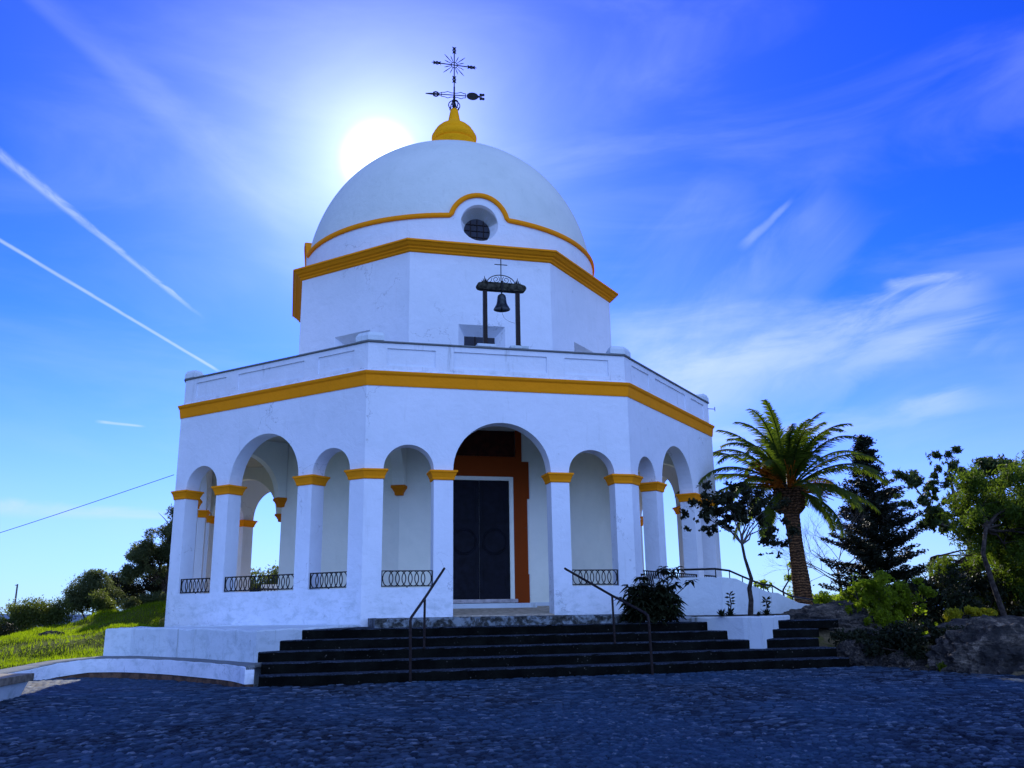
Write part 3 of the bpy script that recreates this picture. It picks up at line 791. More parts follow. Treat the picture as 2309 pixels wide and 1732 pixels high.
for a, L in [(a_, L_) for qd in range(4) for a_, L_ in ((qd * 90 + 20, .40), (qd * 90 + 42, .56), (qd * 90 + 66, .40))]:
    a = rad(a); c_, s_ = math.cos(a), math.sin(a)
    rays.tube([(.12 * c_, 0, cz_ + .12 * s_), (.75 * L * c_, 0, cz_ + .75 * L * s_), (L * c_, 0, cz_ + L * s_)], [.009, .018, .006], 5)
rays.obj('sunburst', M['iron'], vane)
def knot(mb, c, ax, s_=1.0):
    """forked iron ornament: small ring with barbed ends"""
    c = Vector(c); ax = Vector(ax); sd_ = Vector((ax.z, 0, -ax.x))
    mb.ring([c + ax * (.055 * s_ * math.cos(t)) + sd_ * (.055 * s_ * math.sin(t)) for t in [2 * PI * i / 14 for i in range(14)]], .022 * s_, 5)
    for e in (-1, 1):
        for g in (-1, 1):
            mb.tube([c + ax * (.06 * e * s_), c + ax * (.10 * e * s_) + sd_ * (.035 * g * s_), c + ax * (.15 * e * s_) + sd_ * (.075 * g * s_)], [.032 * s_, .030 * s_, .006], 5)
        mb.tube([c + ax * (.05 * e * s_), c + ax * (.12 * e * s_)], .026 * s_, 5)
for c_, ax in (((0, 0, 2.50), (0, 0, 1)), ((0, 0, 1.26), (0, 0, 1)), ((-.65, 0, cz_), (1, 0, 0)), ((.65, 0, cz_), (1, 0, 0))):
    o_ = MB(); knot(o_, c_, ax)
    if ax[0]: 
        e = 1 if c_[0] > 0 else -1
        o_.tube([(c_[0] + .1 * e, 0, cz_), (c_[0] + .22 * e, 0, cz_)], [.03, .003], 6)
    o_.obj('ornament', M['iron'], vane)
ar = MB()
za = .60
ar.tube([(-.58, 0, za), (.45, 0, za)], .018)
for g in (-1, 1):
    ar.tube([(-.58, 0, za + .03 * g), (-.46, 0, za + .085 * g), (-.36, 0, za + .09 * g), (-.24, 0, za + .135 * g), (-.12, 0, za + .09 * g), (0, 0, za + .08 * g), (.12, 0, za + .09 * g), (.25, 0, za + .135 * g), (.35, 0, za + .09 * g), (.43, 0, za + .085 * g)], .014, 5)
ar.tube([(-.47, 0, za - .085), (-.47, 0, za + .085)], .013, 5).tube([(.42, 0, za - .085), (.42, 0, za + .085)], .013, 5)
ar.tube([(-.60, 0, za), (-.54, 0, za)], [.02, .004], 5)
def plate(mb, pts, th=.012):
    mb.loops([[(x, -th, z) for x, z in pts], [(x, th, z) for x, z in pts]])
plate(ar, [(.46 + .22 * (1 - math.cos(t)) + (0.05 if False else 0), za + .155 * math.sin(t)) for t in [2 * PI * i / 28 for i in range(28)]])
plate(ar, [(.86, za + .05), (.98, za + .025), (.98, za - .025), (.86, za - .05)])
for g in (-1, 1):
    for xx in (.99, 1.08):
        ar.add([], [])
        plate(ar, [(xx + .055 * math.cos(t), za + .085 * g + .05 * math.sin(t)) for t in [2 * PI * i / 12 for i in range(12)]], .014)
    plate(ar, [(.98, za + .015 * g), (1.0, za + .07 * g), (1.07, za + .07 * g), (1.04, za + .015 * g)])
plate(ar, [(-.60, za - .035), (-.60, za + .035), (-.85, za + .035), (-1.06, za + .012), (-1.06, za - .012), (-.85, za - .035)])
ar.ring([(-.68 + .10 * math.cos(t), 0, za + .09 * math.sin(t)) for t in [2 * PI * i / 20 for i in range(20)]], .026, 6)
plate(ar, [(-.78, za - .085), (-.74, za - .085), (-.74, za + .085), (-.78, za + .085)])
aro = ar.obj('arrow', M['iron'], vane); aro.rotation_euler = (0, 0, rad(-6))

# =================================================================== BELL FRAME AND BELL
bf = thing('belfry', 'dark bell frame of two posts and weathered beam on the parapet', 'bell frame', (0.07, -7.80, 7.275))
for sx in (-.43, .43):
    MB().box(sx - .24, sx + .24, -.17, .17, 0, .075).obj('footing', M['white_old'], bf, bevel=.015)
    MB().loops([[(sx + e * x, e * y, z) for x, y in ((-1, -1), (1, -1), (1, 1), (-1, 1))] for e, z in ((.075, .075), (.075, .095), (.052, .13), (.05, 1.56))]).obj('post', M['rust_iron'], bf)
out = []
bl = .64
for t in range(9): out.append((-bl + .075 + .085 * math.cos(PI / 2 + PI * t / 8), 1.655 + .085 * math.sin(PI / 2 + PI * t / 8)))
out += [(-bl + .15, 1.56), (bl - .15, 1.56)]
for t in range(9): out.append((bl - .075 + .085 * math.cos(-PI / 2 + PI * t / 8), 1.655 + .085 * math.sin(-PI / 2 + PI * t / 8)))
out += [(bl - .15, 1.765), (-bl + .15, 1.765)]
MB().loops([[(x, -.09, z) for x, z in out], [(x, .09, z) for x, z in out]]).obj('beam', M['old_wood'], bf)
orn = MB()
orn.tube([(-.37 * math.cos(PI * i / 20), 0, 1.765 + .235 * math.sin(PI * i / 20)) for i in range(21)], .013, 6)
for g in (-1, 1):
    for c0x, sc in ((.13, 1.0),):
        orn.tube([(g * (c0x + sc * .1 * (1 - i / 22) * math.cos(i * .55 + 2.2)), 0, 1.875 + sc * .1 * (1 - i / 22) * math.sin(i * .55 + 2.2)) for i in range(18)], .008, 5)
    orn.tube([(g * .30, 0, 1.78), (g * .26, 0, 1.83), (g * .24, 0, 1.90)], .007, 5)
    for dx, h in ((.42, .19), (.455, .12), (.385, .12), (.49, .07)):
        orn.tube([(g * dx, 0, 1.765), (g * dx * 1.02, 0, 1.765 + h * .5), (g * dx * 1.05, 0, 1.765 + h)], [.02, .016, .002], 5)
orn.tube([(0, -.1, 1.54), (0, -.1, 1.80)], .03, 6)
orn.obj('ironwork', M['iron'], bf)
MB().tube([(0, 0, 1.74), (0, 0, 2.45)], .013).tube([(-.17, 0, 2.29), (.17, 0, 2.29)], .012).obj('cross', M['iron'], bf)

bell = thing('bell', 'dark bronze bell hanging under the beam of the bell frame', 'bell', (0.08, -7.80, 8.335))
bp = [(.215, 0), (.212, .012), (.19, .05), (.16, .10), (.135, .16), (.12, .24), (.112, .33), (.10, .375), (.07, .405), (.02, .415), (.02, .50), (.001, .50)]
bo = MB().lathe([(.16, .03)] + bp, (0, 0), 32).obj('bell_body', M['bronze'], bell); hide_smooth_angle(bo, 35)
MB().tube([(0, 0, .1), (0, 0, -.01), (0, 0, -.055)], [.01, .022, .010], 8).obj('clapper', M['iron'], bell)
MB().tube([(0, 0, -.05), (.015, 0, -.12), (.06, 0, -.22), (.15, 0, -.29), (.25, 0, -.325), (.34, 0, -.345)], .004, 4).obj('bell_rope', M['cable'], bell)

# =================================================================== STAIRS
stairs = thing('staircase', 'broad dark mossy concrete stairs in front of the portico', 'stairs', (0, -11, -.34))
def rough_slab(x0, x1, y0, y1, z0, z1, name, mat, amp=.008, seed=0, yend=None, cell=.12, chamf=.018):
    """block with an uneven worn front edge"""
    r = random.Random(seed); n = max(2, int((x1 - x0) / cell)); rings = []
    for i in range(n + 1):
        x = x0 + (x1 - x0) * i / n
        j = lambda s_=1.0: r.uniform(-amp, amp) * s_
        yy1 = y1 if yend is None else yend
        rings.append([(x, y0 + j(), z0), (x, y0 + j(), z1 - chamf + j(.6)), (x, y0 + chamf + j(), z1 + j(.5)), (x, yy1, z1), (x, yy1, z0)])
    o = MB().loops(rings).obj(name, mat)
    return o
def reparent(o, p):
    o.parent = p; o.matrix_parent_inverse = p.matrix_world.inverted(); return o
bpy.context.view_layer.update()
NY = [-12.2, -11.7, -11.2, -10.7, -10.2]
LX = [-5.30, -5.28, -5.17, -4.84, -4.55]; RX = [6.14, 6.2, 4.62, 4.40, 4.20]
for i in range(5):
    z1 = -.17 + .18 * i
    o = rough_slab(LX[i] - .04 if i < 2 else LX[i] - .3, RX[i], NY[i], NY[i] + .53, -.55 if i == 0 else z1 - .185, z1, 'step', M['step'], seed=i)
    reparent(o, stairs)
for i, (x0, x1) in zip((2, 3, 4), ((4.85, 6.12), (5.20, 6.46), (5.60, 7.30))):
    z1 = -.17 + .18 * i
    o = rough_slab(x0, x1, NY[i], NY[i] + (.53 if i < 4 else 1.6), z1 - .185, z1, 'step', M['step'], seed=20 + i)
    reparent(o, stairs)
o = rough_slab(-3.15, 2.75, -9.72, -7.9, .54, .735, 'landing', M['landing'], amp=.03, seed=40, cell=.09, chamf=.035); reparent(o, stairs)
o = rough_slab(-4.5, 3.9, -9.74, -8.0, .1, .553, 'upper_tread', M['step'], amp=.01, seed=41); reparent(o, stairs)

# handrails
def handrail(name, label, pts, posts, r=.026):
    base = pts[-1]
    t = thing(name, label, 'handrail', base, 'handrails on the front stairs')
    L = lambda p: (p[0] - base[0], p[1] - base[1], p[2] - base[2])
    MB().tube([L(p) for p in pts], r, 8).obj('rail', M['rust_iron'], t)
    for a, b_ in posts:
        MB().tube([L(a), L(b_)], r * .9, 8).obj('post', M['rust_iron'], t)
    return t
handrail('handrail', 'dark iron handrail on the stairs left of the door', [(-1.72, -9.75, 1.74), (-2.34, -11.2, 1.10 + .02), (-2.74, -12.22, .76), (-2.77, -12.33, .70), (-2.77, -12.35, .60), (-2.76, -12.35, -.36)], [((-2.345, -11.2, 1.11), (-2.35, -11.2, .18))])
handrail('handrail', 'dark iron handrail on the stairs right of the door, beside the planter shrub', [(1.02, -9.55, 1.74), (1.49, -11.2, 1.12), (1.76, -12.2, .78), (1.785, -12.33, .72), (1.79, -12.35, .62), (1.81, -12.35, -.36)], [((1.495, -11.2, 1.11), (1.51, -11.2, .18))])

# =================================================================== WALLS ROUND THE STAIRS
def wall_poly(mb, poly, z0, z1, cell=.25, amp=.012, seed=0, round_=.03):
    """extruded closed footprint with slightly uneven rounded top edge"""
    r = random.Random(seed); P = []
    n = len(poly)
    for i in range(n):
        a = Vector(poly[i]); b_ = Vector(poly[(i + 1) % n]); m = max(1, int((b_ - a).length / cell))
        for j in range(m): P.append(a + (b_ - a) * j / m)
    c = sum(P, Vector((0, 0))) / len(P)
    lv = []
    zt = z1 if callable(z1) else (lambda x, y: z1)
    jz = [r.uniform(-amp, amp) for _ in P]
    for e, dz in ((0, None), (0, -round_), (round_, 0)):
        ring = []
        for p, q in zip(P, jz):
            d = (c - p).normalized() * e
            ring.append((p.x + d.x, p.y + d.y, z0 if dz is None else zt(p.x, p.y) + dz + q))
        lv.append(ring)
    return mb.loops(lv)

lw = MB()
wall_poly(lw, [(-5.44, -11.25), (-5.10, -10.8), (-4.45, -10.0), (-3.55, -8.45), (-3.35, -8.02), (-6.0, -5.2), (-7.6, -4.4), (-8.7, -5.6), (-8.86, -6.45), (-8.25, -6.85), (-7.35, -7.95), (-6.45, -9.35)], -.6, lambda x, y: .58 + .004 * (y + 12), seed=3, amp=.02)
left_wall = tag(lw.obj('retaining_wall', M['white_old'], None), 'stained white retaining block at the left end of the stairs', 'wall')

# low curved wall with brick foot
curve = [(-5.58, -12.0), (-5.90, -11.0), (-6.52, -9.85), (-7.3, -8.6), (-8.2, -7.55), (-8.75, -7.15), (-9.25, -7.05), (-9.7, -7.25), (-10.15, -7.72), (-11.0, -8.9), (-12.2, -10.6), (-13.5, -12.6)]
def smooth_path(P, n=6):
    out_ = []
    P = [Vector(p) for p in P]
    for i in range(len(P) - 1):
        p0, p1, p2, p3 = P[max(i - 1, 0)], P[i], P[i + 1], P[min(i + 2, len(P) - 1)]
        for j in range(n):
            t = j / n
            out_.append(.5 * ((2 * p1) + (-p0 + p2) * t + (2 * p0 - 5 * p1 + 4 * p2 - p3) * t * t + (-p0 + 3 * p1 - 3 * p2 + p3) * t ** 3))
    out_.append(P[-1]); return out_
sc_ = smooth_path(curve)
def strip(P, zb, zt, off0, off1, jit=.0, seed=1):
    r = random.Random(seed); rings = []
    for i, p in enumerate(P):
        t = (P[min(i + 1, len(P) - 1)] - P[max(i - 1, 0)]).normalized(); nrm = Vector((t.y, -t.x)) * -1    # toward the plaza
        a = p + nrm * off0; b_ = p - nrm * (min(off1, .16) if i < 4 else off1)
        z0 = zb(p, i) ; z1 = zt(p, i) + r.uniform(-jit, jit)
        rings.append([(a.x, a.y, z0), (a.x, a.y, z1 - .02), ((a.x * 9 + b_.x) / 10, (a.y * 9 + b_.y) / 10, z1), (b_.x, b_.y, z1), (b_.x, b_.y, z0)])
    return MB().loops(rings)
def topz(p, i):
    u = i / (len(sc_) - 1)
    return np.interp(u, [0, .35, .5, .62, .72, .85, 1], [-.02, 0.0, -.01, -.08, -.18, -.32, -.42])
low = thing('low_wall', 'low curved white wall with brick foot along the grass bank', 'wall', (-8.2, -7.7, -.4))
bpy.context.view_layer.update()
reparent(strip(sc_, lambda p, i: topz(p, i) - .29, topz, 0.0, .28, .006).obj('wall_body', M['white'], None), low)
reparent(strip(sc_, lambda p, i: topz(p, i) - .05, lambda p, i: topz(p, i) + .022, -.012, .62, .004, 2).obj('wall_cap', M['coping'], None), low)
reparent(strip(sc_, lambda p, i: -.9, lambda p, i: topz(p, i) - .292, -.015, .22, .0).obj('wall_foot', M['brick'], None), low)

# short wall in the lower left corner, sloping end, stone coping
cwall = thing('corner_wall', 'white wall with flat stone coping at the lower left edge of the plaza', 'wall', (-9.4, -12.6, -.5))
bpy.context.view_layer.update()
ax = Vector((-9.92, -10.12)) - Vector((-8.95, -12.15))
e1 = Vector((-8.86, -12.15)); dfr = Vector((-.10, -1.0)).normalized(); dbk = Vector((-1, .14)).normalized()
def cw(grow, back, z0, z1, endin0, endin1):
    L0_, W0_ = 4.6, 1.5
    lo = [e1 - dbk * 0 + dbk * endin0 - dfr * (-endin0), ]
    def poly(ei, g):
        a = e1 + dbk * (ei - g) + dfr * (ei - g)
        return [a, a + dfr * 4.5, a + dfr * 4.5 + dbk * 2.2, a + dbk * 2.2]
    return MB().loops([[(p.x, p.y, z) for p in poly(ei, grow)] for ei, z in ((endin0, z0), (endin1, z1))])
reparent(cw(0, 0, -1.0, -.13, .34, .06).obj('wall_body', M['white_old'], None), cwall)
reparent(cw(0, 0, -.128, -.012, 0.0, 0.0).obj('coping', M['wallstone'], None, bevel=.012), cwall)

# planter wall on the right of the stairs
planter = thing('planter', 'white plastered planter with moss-stained rim between the two stair flights', 'planter', (4.65, -11.45, 0))
bpy.context.view_layer.update()
pp = [(4.66, -11.46), (6.0, -9.95), (7.3, -8.45), (7.9, -7.2), (5.6, -6.4), (3.36, -8.05), (3.55, -8.55), (4.05, -10.2), (4.43, -11.1)]
M['planter'] = mat_plaster('planter_whitewash', (0.58, 0.66, 0.72), dirt=(0.10, 0.13, 0.07), amount=1.0)
pw = MB(); wall_poly(pw, pp, -.4, .655, seed=8, amp=.012, round_=.03)
reparent(pw.obj('planter_wall', M['planter'], None), planter)
soil = MB(); cx_, cy_ = 5.4, -9.0
soil.prism([(cx_ + (x - cx_) * .93, cy_ + (y - cy_) * .93) for x, y in pp], .60, .672)
M['soil'] = simple('dark_soil', (0.03, 0.026, 0.018), 1.0, 0, 14, 0.5, 0.8, 0.05)
reparent(soil.obj('soil', M['soil'], None), planter)

# ramp wall behind the planter, top line falling to the right
ramp = thing('ramp_wall', 'white wall with falling curved top behind the planter trees', 'wall', (5.55, -8.06, .4))
bpy.context.view_layer.update()
RW = [(4.15, -7.05, 1.59), (4.9, -7.58, 1.60), (5.55, -8.06, 1.59), (6.17, -7.69, 1.56), (6.63, -7.4, 1.43), (7.07, -7.13, 1.34), (7.52, -6.86, 1.23), (7.94, -6.64, 1.21), (8.37, -6.38, 1.08), (8.88, -6.1, .94), (9.54, -5.75, .87), (10.37, -5.36, .84), (11.14, -4.99, .79), (12.6, -4.4, .74)]
rings = []
for i, (x, y, z) in enumerate(RW):
    p = Vector((x, y)); a = Vector(RW[max(i - 1, 0)][:2]); b_ = Vector(RW[min(i + 1, len(RW) - 1)][:2]); t = (b_ - a).normalized()
    nb = Vector((-t.y, t.x)) * .28
    if i == 2: nb = Vector((0, .34))
    rings.append([(x, y, -.3), (x, y, z - .015), (x + nb.x * .08, y + nb.y * .08, z), (x + nb.x, y + nb.y, z), (x + nb.x, y + nb.y, -.3)])
reparent(MB().loops(rings).obj('wall_body', M['white_old'], None), ramp)
RR = [(4.75, -7.62, 1.79), (5.45, -7.98, 1.79), (5.9, -7.84, 1.75), (6.43, -7.50, 1.62), (6.97, -7.17, 1.49), (7.31, -6.97, 1.42), (7.69, -6.76, 1.40), (8.08, -6.52, 1.26), (8.58, -6.23, 1.11), (9.54, -5.72, 1.02), (11.13, -4.96, .95), (12.73, -4.33, .91)]
rh = thing('handrail', 'long black handrail following the falling top of the ramp wall', 'handrail', (5.55, -8.0, 1.6))
bpy.context.view_layer.update()
reparent(MB().tube([Vector(p) for p in RR], .026, 8).obj('rail', M['iron'], None), rh)
for i in (1, 2, 3, 4, 5, 6, 8, 9, 10):
    x, y, z = RR[i]
    zt_ = np.interp(x, [q[0] for q in RW], [q[2] for q in RW])
    reparent(MB().tube([(x, y, z), (x, y, zt_ - .02)], .013, 6).obj('post', M['iron'], None), rh)

# =================================================================== GROUND
def plaza_z(x, y):
    return np.where(y < -12.25, -.34 + .025 * (y + 12.25), -.34 - .06 * np.clip((-y - 7) * -1 + 5.25, 0, 1) - .0 * x)
CP = np.array([
    (-5.2, -10.6, -.15), (-6.3, -9.3, -.08), (-8.1, -7.1, -.04), (-9.2, -6.9, -.07), (-10, -7.3, -.2), (-11.6, -9.2, -.42), (-13.5, -12, -.62), (-16, -15, -.9),
    (-10.3, 2.4, 1.05), (-8.8, 2, 1.22), (-12, 3, .52), (-13.2, 1, .12), (-11.4, .8, .55), (-14.3, 4.0, .0), (-14.3, 5.8, -.1), (-18, 8, -.7), (-9, 8, 1.1), (-12, 12, .4), (-8.6, -3, .55), (-11, -3, .32), (-14, -3, -.3), (-18, -6, -1.0), (-24, 0, -1.8),
    (6.9, -9.7, .35), (6.9, -10.7, -.1), (7.3, -11.0, .0), (6.3, -11.2, -.3), (6.5, -10.6, -.05), (7.0, -12.6, -.5), (7.2, -11.6, .0), (8, -8, .6), (10.4, -3.8, .90), (14, 0, .85), (8, -11.6, .15), (7.5, -13.2, -.30), (10, -15, -.35), (12, -12, -.1), (14, -8, .1), (20, -10, -.2), (23, 1.8, -.16), (19, 5, .6), (30, 0, -.3), (12, 8, .8),
    (0, 12, .7), (0, 30, -.3), (-30, 30, -4), (30, 40, -2), (0, 60, -5), (-60, 10, -7), (60, 10, -5), (0, 100, -9), (-80, 80, -14), (80, 80, -12),
    (0, -8, .2), (0, 0, .4), (5, -7, .3), (-5, -7, .3), (0, -11, -.9), (3, -12.3, -.9), (-3, -12.3, -.9), (6.5, -12.4, -.6), (0, -20, -1.2), (-8, -15, -.95), (5, -25, -1.2), (-8, -30, -1.4), (12, -22, -.75), (18, -30, -1), (30, -20, -.8), (-20, -25, -1.5), (40, -40, -1.5), (-40, -40, -4), (-5.2, -9, .1), (4, -10, -.2)], float)
def idw(X, Y):
    d2 = (X[..., None] - CP[:, 0]) ** 2 + (Y[..., None] - CP[:, 1]) ** 2
    rr_ = np.sqrt(d2) + .05
    wgt = 1 / rr_ ** 3.2
    return (wgt * CP[:, 2]).sum(-1) / wgt.sum(-1)
def vnoise(X, Y, f, seed=0):
    rs = np.random.RandomState(seed); g = rs.rand(256, 256)
    x = X * f; y = Y * f; xi = np.floor(x).astype(int); yi = np.floor(y).astype(int); fx = x - xi; fy = y - yi
    fx = fx * fx * (3 - 2 * fx); fy = fy * fy * (3 - 2 * fy)
    a = g[xi % 256, yi % 256]; b_ = g[(xi + 1) % 256, yi % 256]; c_ = g[xi % 256, (yi + 1) % 256]; d_ = g[(xi + 1) % 256, (yi + 1) % 256]
    return (a * (1 - fx) + b_ * fx) * (1 - fy) + (c_ * (1 - fx) + d_ * fx) * fy
PLZ = [(-5.5, -12.3), (-5.8, -11.1), (-6.5, -10.0), (-8.2, -7.7), (-9.25, -7.2), (-10.15, -7.8), (-12.2, -10.7), (-16, -16), (-16, -50), (30, -50), (30, -19.5), (9.5, -16.2), (7.6, -14.6), (7.0, -13.3), (7.0, -12.2), (6.2, -12.2)]
def inside(X, Y, poly):
    r = np.zeros(X.shape, bool); n = len(poly)
    for i in range(n):
        x1, y1 = poly[i]; x2, y2 = poly[(i + 1) % n]
        c_ = ((y1 > Y) != (y2 > Y)) & (X < (x2 - x1) * (Y - y1) / (y2 - y1 + 1e-12) + x1)
        r ^= c_
    return r
def terrain_h(X, Y):
    h = idw(X, Y) + (vnoise(X, Y, .9, 1) - .5) * .20 + (vnoise(X, Y, 2.7, 2) - .5) * .09
    R_ = np.hypot(X, Y)
    h = h - np.clip(R_ - 110, 0, 300) * .06
    ins = inside(X, Y, PLZ)
    ctop = np.full(X.shape, 9.0)
    for i, p in enumerate(sc_):
        d = np.hypot(X - p.x, Y - p.y); ctop = np.where(d < .85, np.minimum(ctop, float(topz(p, i)) - .08 - (d < .60) * .5), ctop)
    h = np.minimum(h, ctop)
    return np.where(ins, np.minimum(h, plaza_z(X, Y) - .25), h)
def grid_coords():
    a = list(np.arange(-30, 34, .3)); 
    s_ = .4; v = a[-1]; 
    hi = []; 
    while v < 5000: s_ *= 1.25; v += s_; hi.append(v)
    lo = []; s_ = .4; v = a[0]
    while v > -5000: s_ *= 1.25; v -= s_; lo.append(v)
    return np.array(lo[::-1] + a + hi)
gx = grid_coords(); X, Y = np.meshgrid(gx, gx, indexing='ij'); Z = terrain_h(X, Y)
n = len(gx)
me = bpy.data.meshes.new('terrain')
idx = np.arange(n * n).reshape(n, n)
F_ = np.stack([idx[:-1, :-1], idx[1:, :-1], idx[1:, 1:], idx[:-1, 1:]], -1).reshape(-1, 4)
def np_mesh(name, V, F):
    me = bpy.data.meshes.new(name)
    V = np.asarray(V, np.float32); F = np.asarray(F, np.int32); k = F.shape[1]
    me.vertices.add(len(V)); me.vertices.foreach_set('co', V.ravel())
    me.loops.add(F.size); me.loops.foreach_set('vertex_index', F.ravel())
    me.polygons.add(len(F)); me.polygons.foreach_set('loop_start', np.arange(0, F.size, k, dtype=np.int32))
    me.polygons.foreach_set('loop_total', np.full(len(F), k, np.int32))
    me.update(calc_edges=True); return me
me = np_mesh('terrain', np.stack([X, Y, Z], -1).reshape(-1, 3), F_)
me.polygons.foreach_set('use_smooth', np.ones(len(F_), bool)); me.materials.append(M['ground'])
to = bpy.data.objects.new('terrain', me); C.objects.link(to); tag(to, kind='structure')
# plaza sheet
px = np.concatenate([np.arange(-16, -10.6, .4), np.arange(-10.6, 8.6, .024), np.arange(8.6, 30.1, .4)])
py = np.concatenate([np.arange(-50, -22.6, .4), np.arange(-22.6, -12.1, .024), np.arange(-12.1, -6.4, .1)])
X, Y = np.meshgrid(px, py, indexing='ij')
# cobbles laid in concentric rows: jittered cells in polar coordinates
wx = X + (vnoise(X, Y, .45, 21) - .5) * .9; wy = Y + (vnoise(X, Y, .45, 22) - .5) * .9
RR_ = np.hypot(wx + 2.6, wy + 27.5) / .070; TT_ = np.arctan2(wx + 2.6, wy + 27.5) * 11.0 / .105
rsn = np.random.RandomState(9); jx = rsn.rand(512, 512); jy = rsn.rand(512, 512); jv = rsn.rand(512, 512)
ri_ = np.floor(RR_).astype(int); ti_ = np.floor(TT_).astype(int)
d1 = np.full(X.shape, 9.0); d2_ = np.full(X.shape, 9.0); cell_ = np.zeros(X.shape)
for a_ in (-1, 0, 1):
    for b_ in (-1, 0, 1):
        I = (ri_ + a_) % 512; J = (ti_ + b_) % 512
        cx = ri_ + a_ + .5 + (jx[I, J] - .5) * .28; cy = ti_ + b_ + .5 + (jy[I, J] - .5) * .8
        d = np.hypot((RR_ - cx) * 1.15, (TT_ - cy) * 1.0)
        near = d < d1
        d2_ = np.where(near, d1, np.minimum(d2_, d)); cell_ = np.where(near, jv[I, J], cell_); d1 = np.where(near, d, d1)
gap_ = np.clip((d2_ - d1) / .34, 0, 1)
Z = plaza_z(X, Y) + (vnoise(X, Y, .5, 5) - .5) * .03 + (vnoise(X, Y, 1.6, 7) - .5) * .012 + (np.sqrt(gap_) - 1) * .026 + (cell_ - .5) * .018
ok = inside(X, Y, [(x * 1.0, y) for x, y in [(-4.9, -11.7), (-5.6, -10.6), (-6.2, -9.6), (-8.0, -7.1), (-9.25, -6.7), (-10.6, -7.6), (-12.6, -10.4), (-15.9, -15.5), (-15.9, -49.9), (29.9, -49.9), (29.9, -18.5), (10, -14.6), (8.0, -13.6), (7.2, -12.8), (6.9, -11.9)]])
idx = np.arange(X.size).reshape(X.shape)
Q = np.stack([idx[:-1, :-1], idx[1:, :-1], idx[1:, 1:], idx[:-1, 1:]], -1)
keep = ok[:-1, :-1] & ok[1:, :-1] & ok[1:, 1:] & ok[:-1, 1:]
me = np_mesh('plaza', np.stack([X, Y, Z], -1).reshape(-1, 3), Q[keep]); me.materials.append(M['cobble'])
for nm_, arr in (('cell', cell_), ('gap', gap_)):
    at = me.attributes.new(nm_, 'FLOAT', 'POINT'); at.data.foreach_set('value', arr.ravel().astype(np.float32))
me.polygons.foreach_set('use_smooth', np.ones(len(me.polygons), bool))
bm = bmesh.new(); bm.from_mesh(me); bmesh.ops.delete(bm, geom=[v for v in bm.verts if not v.link_faces], context='VERTS'); bm.to_mesh(me); bm.free()
po = bpy.data.objects.new('plaza', me); C.objects.link(po); tag(po, kind='structure')
# strip of road far to the right
rd = MB(); rp = [(16, -1.0), (24, 1.2), (36, 6), (60, 14)]
rd.loops([[(x, y, .06 - .004 * x), (x - .6, y + 4.2, .06 - .004 * x), (x - .6, y + 4.2, -.5), (x, y, -.5)] for x, y in rp]); tag(rd.obj('road', M['asphalt'], None), kind='structure')
# far hills
fh = MB()
for q, (dist, hgt) in enumerate(((1500, -10), (2600, 14))):
    pts = []
    for i in range(81):
        a = rad(-60 + 120 * i / 80)
        z = hgt * (.45 + .55 * math.sin(i * .31 + q * 2) * math.sin(i * .12 + 1.3)) 
        pts.append((dist * math.sin(a), dist * math.cos(a), z))
    fh.loops([[(x, y, -260), (x, y, max(z, -30)), (x * 1.25, y * 1.25, -200)] for x, y, z in pts])
tag(fh.obj('hills', M['far'], None, smooth=True), kind='structure')

# =================================================================== VEGETATION
def leaf_cards(P, size, elong=2.0, rs=None, droop=0.0, spread=1.0, bend=True):
    """P (n,3) positions -> little folded leaf quads with random orientation"""
    rs = rs or np.random.RandomState(0)
    n = len(P)
    d = rs.normal(size=(n, 3)); d[:, 2] = d[:, 2] * spread - droop; d /= np.linalg.norm(d, axis=1, keepdims=True)
    t = rs.normal(size=(n, 3)); s_ = np.cross(d, t); s_ /= np.linalg.norm(s_, axis=1, keepdims=True) + 1e-9
    L = (size * rs.uniform(.6, 1.3, n))[:, None]; Wd = L / elong
    a = P - d * L * .5; b_ = P + d * L * .5
    V = np.stack([a, P + s_ * Wd * .5, b_, P - s_ * Wd * .5], 1).reshape(-1, 3)
    F = np.arange(4 * n).reshape(-1, 4)
    return V, F
def blob_points(blobs, n, rs, shell=.55):
    """points in ellipsoids (x,y,z,rx,ry,rz); denser near the surface"""
    vol = np.array([b_[3] * b_[4] * b_[5] for b_ in blobs]); pr = vol ** .75 / (vol ** .75).sum()
    k = rs.choice(len(blobs), n, p=pr); B = np.array(blobs)[k]
    u = rs.normal(size=(n, 3)); u /= np.linalg.norm(u, axis=1, keepdims=True)
    r = np.abs(rs.normal(0, .55, n)); r = np.where(rs.rand(n) < shell * .6, rs.uniform(.6, 1.05, n), np.where(r > 1.3, rs.uniform(.3, 1.1, n), r))
    return B[:, :3] + u * r[:, None] * B[:, 3:6]
def clumpy(P, rs, f=2.2, keep=.55, seed=3):
    """drop points by a 3-D noise so that sky shows through in gaps"""
    v = vnoise(P[:, 0] + P[:, 2] * .7, P[:, 1] - P[:, 2] * .6 + 31, f, seed) * .5 + vnoise(P[:, 0] - P[:, 1] * .4 + 9, P[:, 2] + P[:, 1] * .3 + 17, f * 1.1, seed + 1) * .5
    th = np.quantile(v, 1 - keep)
    return P[v > th]
def crown(name, blobs, n, size, mat, parent, seed=0, elong=2.0, droop=0, keep=.7, f=2.2, shell=.55, spread=1.0):
    rs = np.random.RandomState(seed)
    P = clumpy(blob_points(blobs, n, rs, shell), rs, f, keep, seed)
    base = np.array(parent.location if parent else (0, 0, 0))
    V, F = leaf_cards(P - base, size, elong, rs, droop, spread)
    me = np_mesh(name, V, F); me.materials.append(mat)
    o = bpy.data.objects.new(name, me); C.objects.link(o)
    if parent: o.parent = parent
    return o
